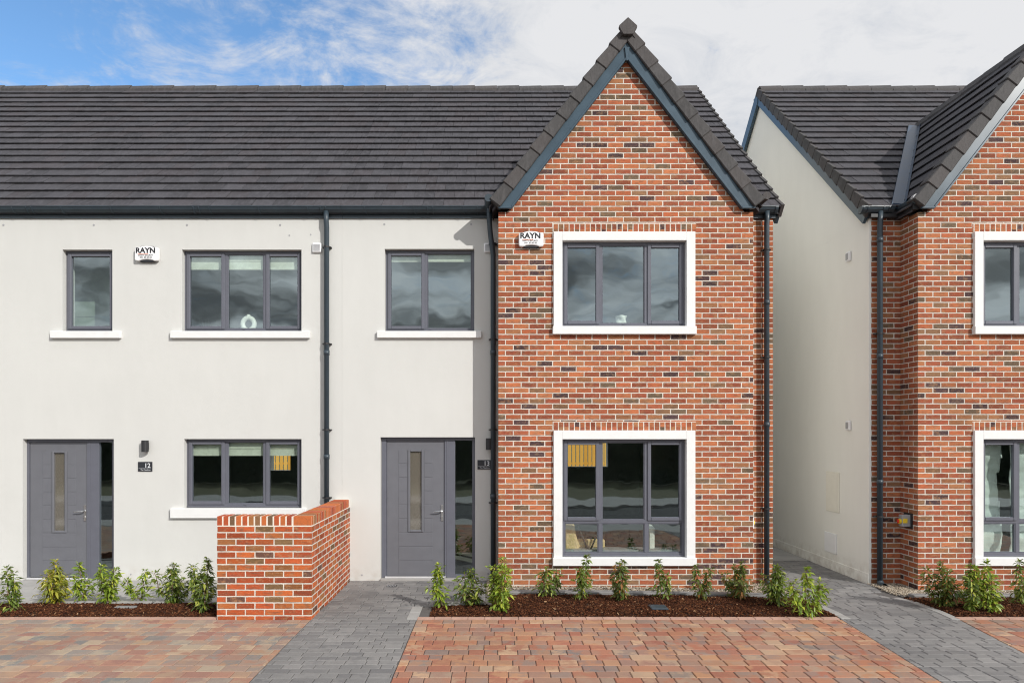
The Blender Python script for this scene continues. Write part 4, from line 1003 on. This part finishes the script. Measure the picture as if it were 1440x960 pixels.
# ================================================================== shrubs
def shrub(px, base_py, top_py, wpx, kind, label, seed, group, dens=1.0):
    rr = random.Random(seed); D = F*(CH-.02)/(base_py-PY0); x, y = X(px, D), D; z = gz(x, y)+.02
    H = (base_py-top_py)/F*D; W = wpx/F*D*.56
    r = thing('laurel_shrub', label, 'shrub', (x, y, z), group)
    sm_, lf = MB(), MB(); ns = rr.choice((2, 3, 4))+(2 if W > .22 else 0)
    for s_ in range(ns):
        hh = H*(1.0 if s_ == 0 else rr.uniform(.55, .95)); ang = rr.uniform(0, 6.3); lean = W*rr.uniform(.35, 1.0)*(0.4 if s_ == 0 else 1)
        top = Vector((x+math.cos(ang)*lean, y+math.sin(ang)*lean, z+hh)); bs = Vector((x+rr.uniform(-.02, .02), y+rr.uniform(-.02, .02), z-.02))
        mid = bs.lerp(top, .5)+Vector((math.cos(ang)*lean*.35, math.sin(ang)*lean*.35, 0))
        top += Vector((rr.uniform(-.04, .04), 0, 0))
        cur = [bs, bs.lerp(mid, .6), mid, mid.lerp(top, .55)+Vector((rr.uniform(-.01, .01), 0, 0)), top]
        sm_.tube(cur, [.006, .005, .0045, .0035, .002], 6)
        n = int(rr.uniform(140, 200)*dens*hh/.5)
        for i in range(n):
            u = rr.uniform(.04, 1)**.9; k = min(3, int(u*4)); p = cur[k].lerp(cur[k+1], u*4-k)
            a = rr.uniform(0, 6.3); out = Vector((math.cos(a), math.sin(a), 0)); tw = rr.uniform(.0, 1)
            rad = W*.60*(.75+.5*math.sin(u*5+s_*2))*(1-.45*u*u)*tw*rr.uniform(.4, 1.15); p2 = p+out*rad+Vector((0, 0, rad*rr.uniform(-.1, .5)))
            if rad > .04 and rr.random() < .35: sm_.tube([p, p2], [.0022, .0015], 4, caps=False)
            L = rr.uniform(.045, .088)*(1 if u < .9 else .8); wd = L*rr.uniform(.17, .25)
            droop = rr.uniform(-.9, .45) if u < .9 else rr.uniform(-.2, 1.1)
            d = (out*math.cos(droop)+Vector((0, 0, math.sin(droop)))).normalized(); sd = d.cross(Vector((0, 0, 1))).normalized() if abs(d.z) < .95 else Vector((1, 0, 0))
            sd = (Matrix.Rotation(rr.gauss(0, .5), 3, d) @ sd).normalized(); up = sd.cross(d).normalized()
            if up.z < 0: up = -up
            q = [p2, p2+d*L*.3+sd*wd*.85+up*wd*.3, p2+d*L*.65+sd*wd*.7+up*wd*.15-Vector((0, 0, L*.05)), p2+d*L-Vector((0, 0, L*.22)),
                 p2+d*L*.65-sd*wd*.7+up*wd*.15-Vector((0, 0, L*.05)), p2+d*L*.3-sd*wd*.85+up*wd*.3, p2+d*L*.35-up*wd*.1, p2+d*L*.7-Vector((0, 0, L*.07))]
            lf.add(q, [(0, 1, 6), (1, 2, 7, 6), (2, 3, 7), (3, 4, 7), (4, 5, 6, 7), (5, 0, 6)])
    sm_.build('stem', 'stem', r); lf.build('foliage', LEAF[kind], r, smooth=True)
GLB, GMB, GRB = 'young laurel shrubs in the left bed', 'young laurel shrubs in the middle bed', 'young laurel shrubs in the right bed'
SH = [(17, 860, 797, 36, 'g', 'green shrub at the left picture edge, left of door 12', GLB), (81, 846, 786, 56, 'y', 'yellowing shrub in front of door 12, palest of its bed', GLB),
      (119, 843, 790, 40, 'b', 'fresh green shrub before the right stile of door 12', GLB), (152, 846, 794, 42, 'b', 'green shrub in front of the sidelight of door 12', GLB),
      (200, 843, 799, 36, 'b', 'short shrub below the number 12 sign', GLB), (245, 846, 794, 46, 'g', 'two stemmed shrub second from the brick garden wall on its left', GLB),
      (286, 859, 784, 38, 'g', 'tall dark green shrub touching the left end of the garden wall', GLB),
      (620, 852, 791, 44, 'b', 'yellow green shrub in front of the leaf of door 13', GMB), (664, 850, 798, 62, 'g', 'spreading shrub in front of the sidelight of door 13', GMB),
      (706, 858, 785, 46, 'b', 'tallest bright green shrub at the left corner of the brick gable', GMB), (766, 838, 796, 40, 'g', 'rounded shrub left of the lower gable window surround', GMB),
      (819, 842, 780, 32, 'g', 'upright shrub under the left pane of the lower gable window', GMB), (873, 843, 786, 28, 'r', 'thin rusty tinged shrub left of centre under the lower gable window', GMB),
      (930, 841, 785, 32, 'g', 'upright shrub behind the black cover in the middle bed', GMB), (984, 840, 793, 34, 'r', 'russet tipped shrub at the right corner of the lower gable window sill', GMB),
      (1041, 838, 788, 44, 'r', 'leaning shrub on plain brick between window and right downpipe', GMB), (1097, 848, 792, 56, 'g', 'dark shrub at the foot of the right downpipe of house 13', GMB),
      (1132, 864, 799, 56, 'b', 'shrub at the right end of the middle bed beside the grey path', GMB),
      (1328, 850, 789, 44, 'r', 'reddish green shrub at the left end of the right bed', GRB), (1366, 858, 795, 40, 'g', 'bushy shrub in the middle of the right bed, left of a brighter one', GRB),
      (1393, 860, 790, 44, 'b', 'bright bushy shrub under the sill of the right house window', GRB), (1436, 848, 786, 38, 'g', 'shrub cut off by the right picture edge', GRB)]
for i, s_ in enumerate(SH): shrub(*s_[:6], 100+i, s_[6], 1.0)
tag_ = thing

# ================================================================== sky, sun, camera
w = bpy.data.worlds.new('World'); sc.world = w; w.use_nodes = True; nt = w.node_tree; nt.nodes.clear()
sdir = Vector((.9, -1, .77)).normalized(); el = math.asin(sdir.z); az = math.atan2(sdir.x, sdir.y)
N_ = nt.nodes.new; Lk = nt.links.new
sky = N_('ShaderNodeTexSky'); sky.sky_type = 'NISHITA'; sky.sun_disc = False; sky.sun_elevation = el; sky.sun_rotation = az; sky.air_density = 1.0; sky.dust_density = .3
co = N_('ShaderNodeTexCoord'); sep = N_('ShaderNodeSeparateXYZ'); Lk(co.outputs['Generated'], sep.inputs[0])
def wm(op, a, b=None, cl=False):
    n = N_('ShaderNodeMath'); n.operation = op; n.use_clamp = cl
    for i, v in enumerate((a, b)):
        if v is None: continue
        if isinstance(v, (int, float)): n.inputs[i].default_value = v
        else: Lk(v, n.inputs[i])
    return n.outputs[0]
zz = wm('MAXIMUM', sep.outputs[2], .06); zz = wm('ADD', zz, .12)
cx_ = wm('DIVIDE', sep.outputs[0], zz); cy_ = wm('DIVIDE', sep.outputs[1], zz)
cv = N_('ShaderNodeCombineXYZ'); Lk(cx_, cv.inputs[0]); Lk(cy_, cv.inputs[1])
def wn(scale, detail, rough, vec, off=(0, 0, 0), dist=0):
    mp = N_('ShaderNodeMapping'); mp.inputs['Location'].default_value = off; Lk(vec, mp.inputs[0])
    n = N_('ShaderNodeTexNoise'); n.inputs['Scale'].default_value = scale; n.inputs['Detail'].default_value = detail; n.inputs['Roughness'].default_value = rough; n.inputs['Distortion'].default_value = dist
    Lk(mp.outputs[0], n.inputs['Vector']); return n.outputs[0]
big = wn(.55, 3, .5, cv.outputs[0], (3.1, 1.7, 0)); fine = wn(4.2, 10, .66, cv.outputs[0], (0, 0, 0), .7); fluff = wn(15, 7, .65, cv.outputs[0], (5, 2, 0), .3)
# a clear patch high in the north-west, cloud elsewhere
dot = N_('ShaderNodeVectorMath'); dot.operation = 'DOT_PRODUCT'; Lk(co.outputs['Generated'], dot.inputs[0]); dot.inputs[1].default_value = Vector((-.44, 1, .58)).normalized()
clear = N_('ShaderNodeMapRange'); clear.interpolation_type = 'SMOOTHSTEP'; Lk(dot.outputs['Value'], clear.inputs[0])
for i, v in enumerate((.90, .995, .0, .27)): clear.inputs[i+1].default_value = v
cov = wm('ADD', wm('MULTIPLY', fine, .72), wm('MULTIPLY', fluff, .34)); cov = wm('ADD', cov, wm('MULTIPLY', big, .5)); cov = wm('SUBTRACT', cov, clear.outputs[0])
cr = N_('ShaderNodeMapRange'); cr.interpolation_type = 'SMOOTHSTEP'; Lk(cov, cr.inputs[0])
for i, v in enumerate((.40, .74, 0, 1)): cr.inputs[i+1].default_value = v
shade = N_('ShaderNodeValToRGB'); Lk(wm('ADD', wm('MULTIPLY', big, .6), wm('MULTIPLY', fine, .5)), shade.inputs[0])
e = shade.color_ramp.elements; e[0].position = .40; e[0].color = (3.9, 4.2, 4.7, 1); e[1].position = .62; e[1].color = (5.7, 5.75, 5.9, 1)
south = N_('ShaderNodeMapRange'); Lk(sep.outputs[1], south.inputs[0])
for i, v in enumerate((.2, -.4, 0, 1)): south.inputs[i+1].default_value = v
sc2 = N_('ShaderNodeMapRange'); sc2.interpolation_type = 'SMOOTHSTEP'; Lk(wn(1.25, 7, .55, cv.outputs[0], (2.2, 4.1, 0), .6), sc2.inputs[0])
for i, v in enumerate((.36, .62, .42, 1.95)): sc2.inputs[i+1].default_value = v
sm2 = N_('ShaderNodeMix'); sm2.data_type = 'FLOAT'; Lk(south.outputs[0], sm2.inputs[0]); sm2.inputs[2].default_value = 1.0; Lk(sc2.outputs[0], sm2.inputs[3])
shd = N_('ShaderNodeVectorMath'); shd.operation = 'SCALE'; Lk(shade.outputs[0], shd.inputs[0]); Lk(sm2.outputs[0], shd.inputs['Scale'])
mx = N_('ShaderNodeMix'); mx.data_type = 'RGBA'; Lk(cr.outputs[0], mx.inputs[0]); 
blu = N_('ShaderNodeMix'); blu.data_type = 'RGBA'; blu.blend_type = 'MULTIPLY'; blu.inputs[0].default_value = 1; Lk(sky.outputs[0], blu.inputs[6]); blu.inputs[7].default_value = (.95, 1.25, 1.45, 1)
Lk(blu.outputs[2], mx.inputs[6]); Lk(shd.outputs[0], mx.inputs[7])
bg = N_('ShaderNodeBackground'); bg.inputs[1].default_value = .14; Lk(mx.outputs[2], bg.inputs[0]); wo = N_('ShaderNodeOutputWorld'); Lk(bg.outputs[0], wo.inputs[0])

sl = bpy.data.lights.new('sun', 'SUN'); sl.energy = 3.8; sl.angle = math.radians(.5); sl.color = (1, .965, .91)
so = bpy.data.objects.new('sun', sl); col.objects.link(so); so.rotation_euler = sdir.to_track_quat('Z', 'Y').to_euler(); so.location = (10, -10, 12)
cam = bpy.data.cameras.new('camera'); cam.lens = 24; cam.sensor_width = 36; cam.clip_end = 2000; cam.clip_start = .05
cam.shift_x = (720-PX0)/1440; cam.shift_y = (PY0-480)/1440
co_ = bpy.data.objects.new('camera', cam); col.objects.link(co_); co_.location = (0, 0, CH); co_.rotation_euler = (math.radians(90), 0, 0); sc.camera = co_
try: sc.cycles.filter_width = 1.1
except Exception: pass
sc.view_settings.view_transform = 'Standard'; sc.view_settings.look = 'None'; sc.view_settings.gamma = 1; sc.view_settings.exposure = 0.0
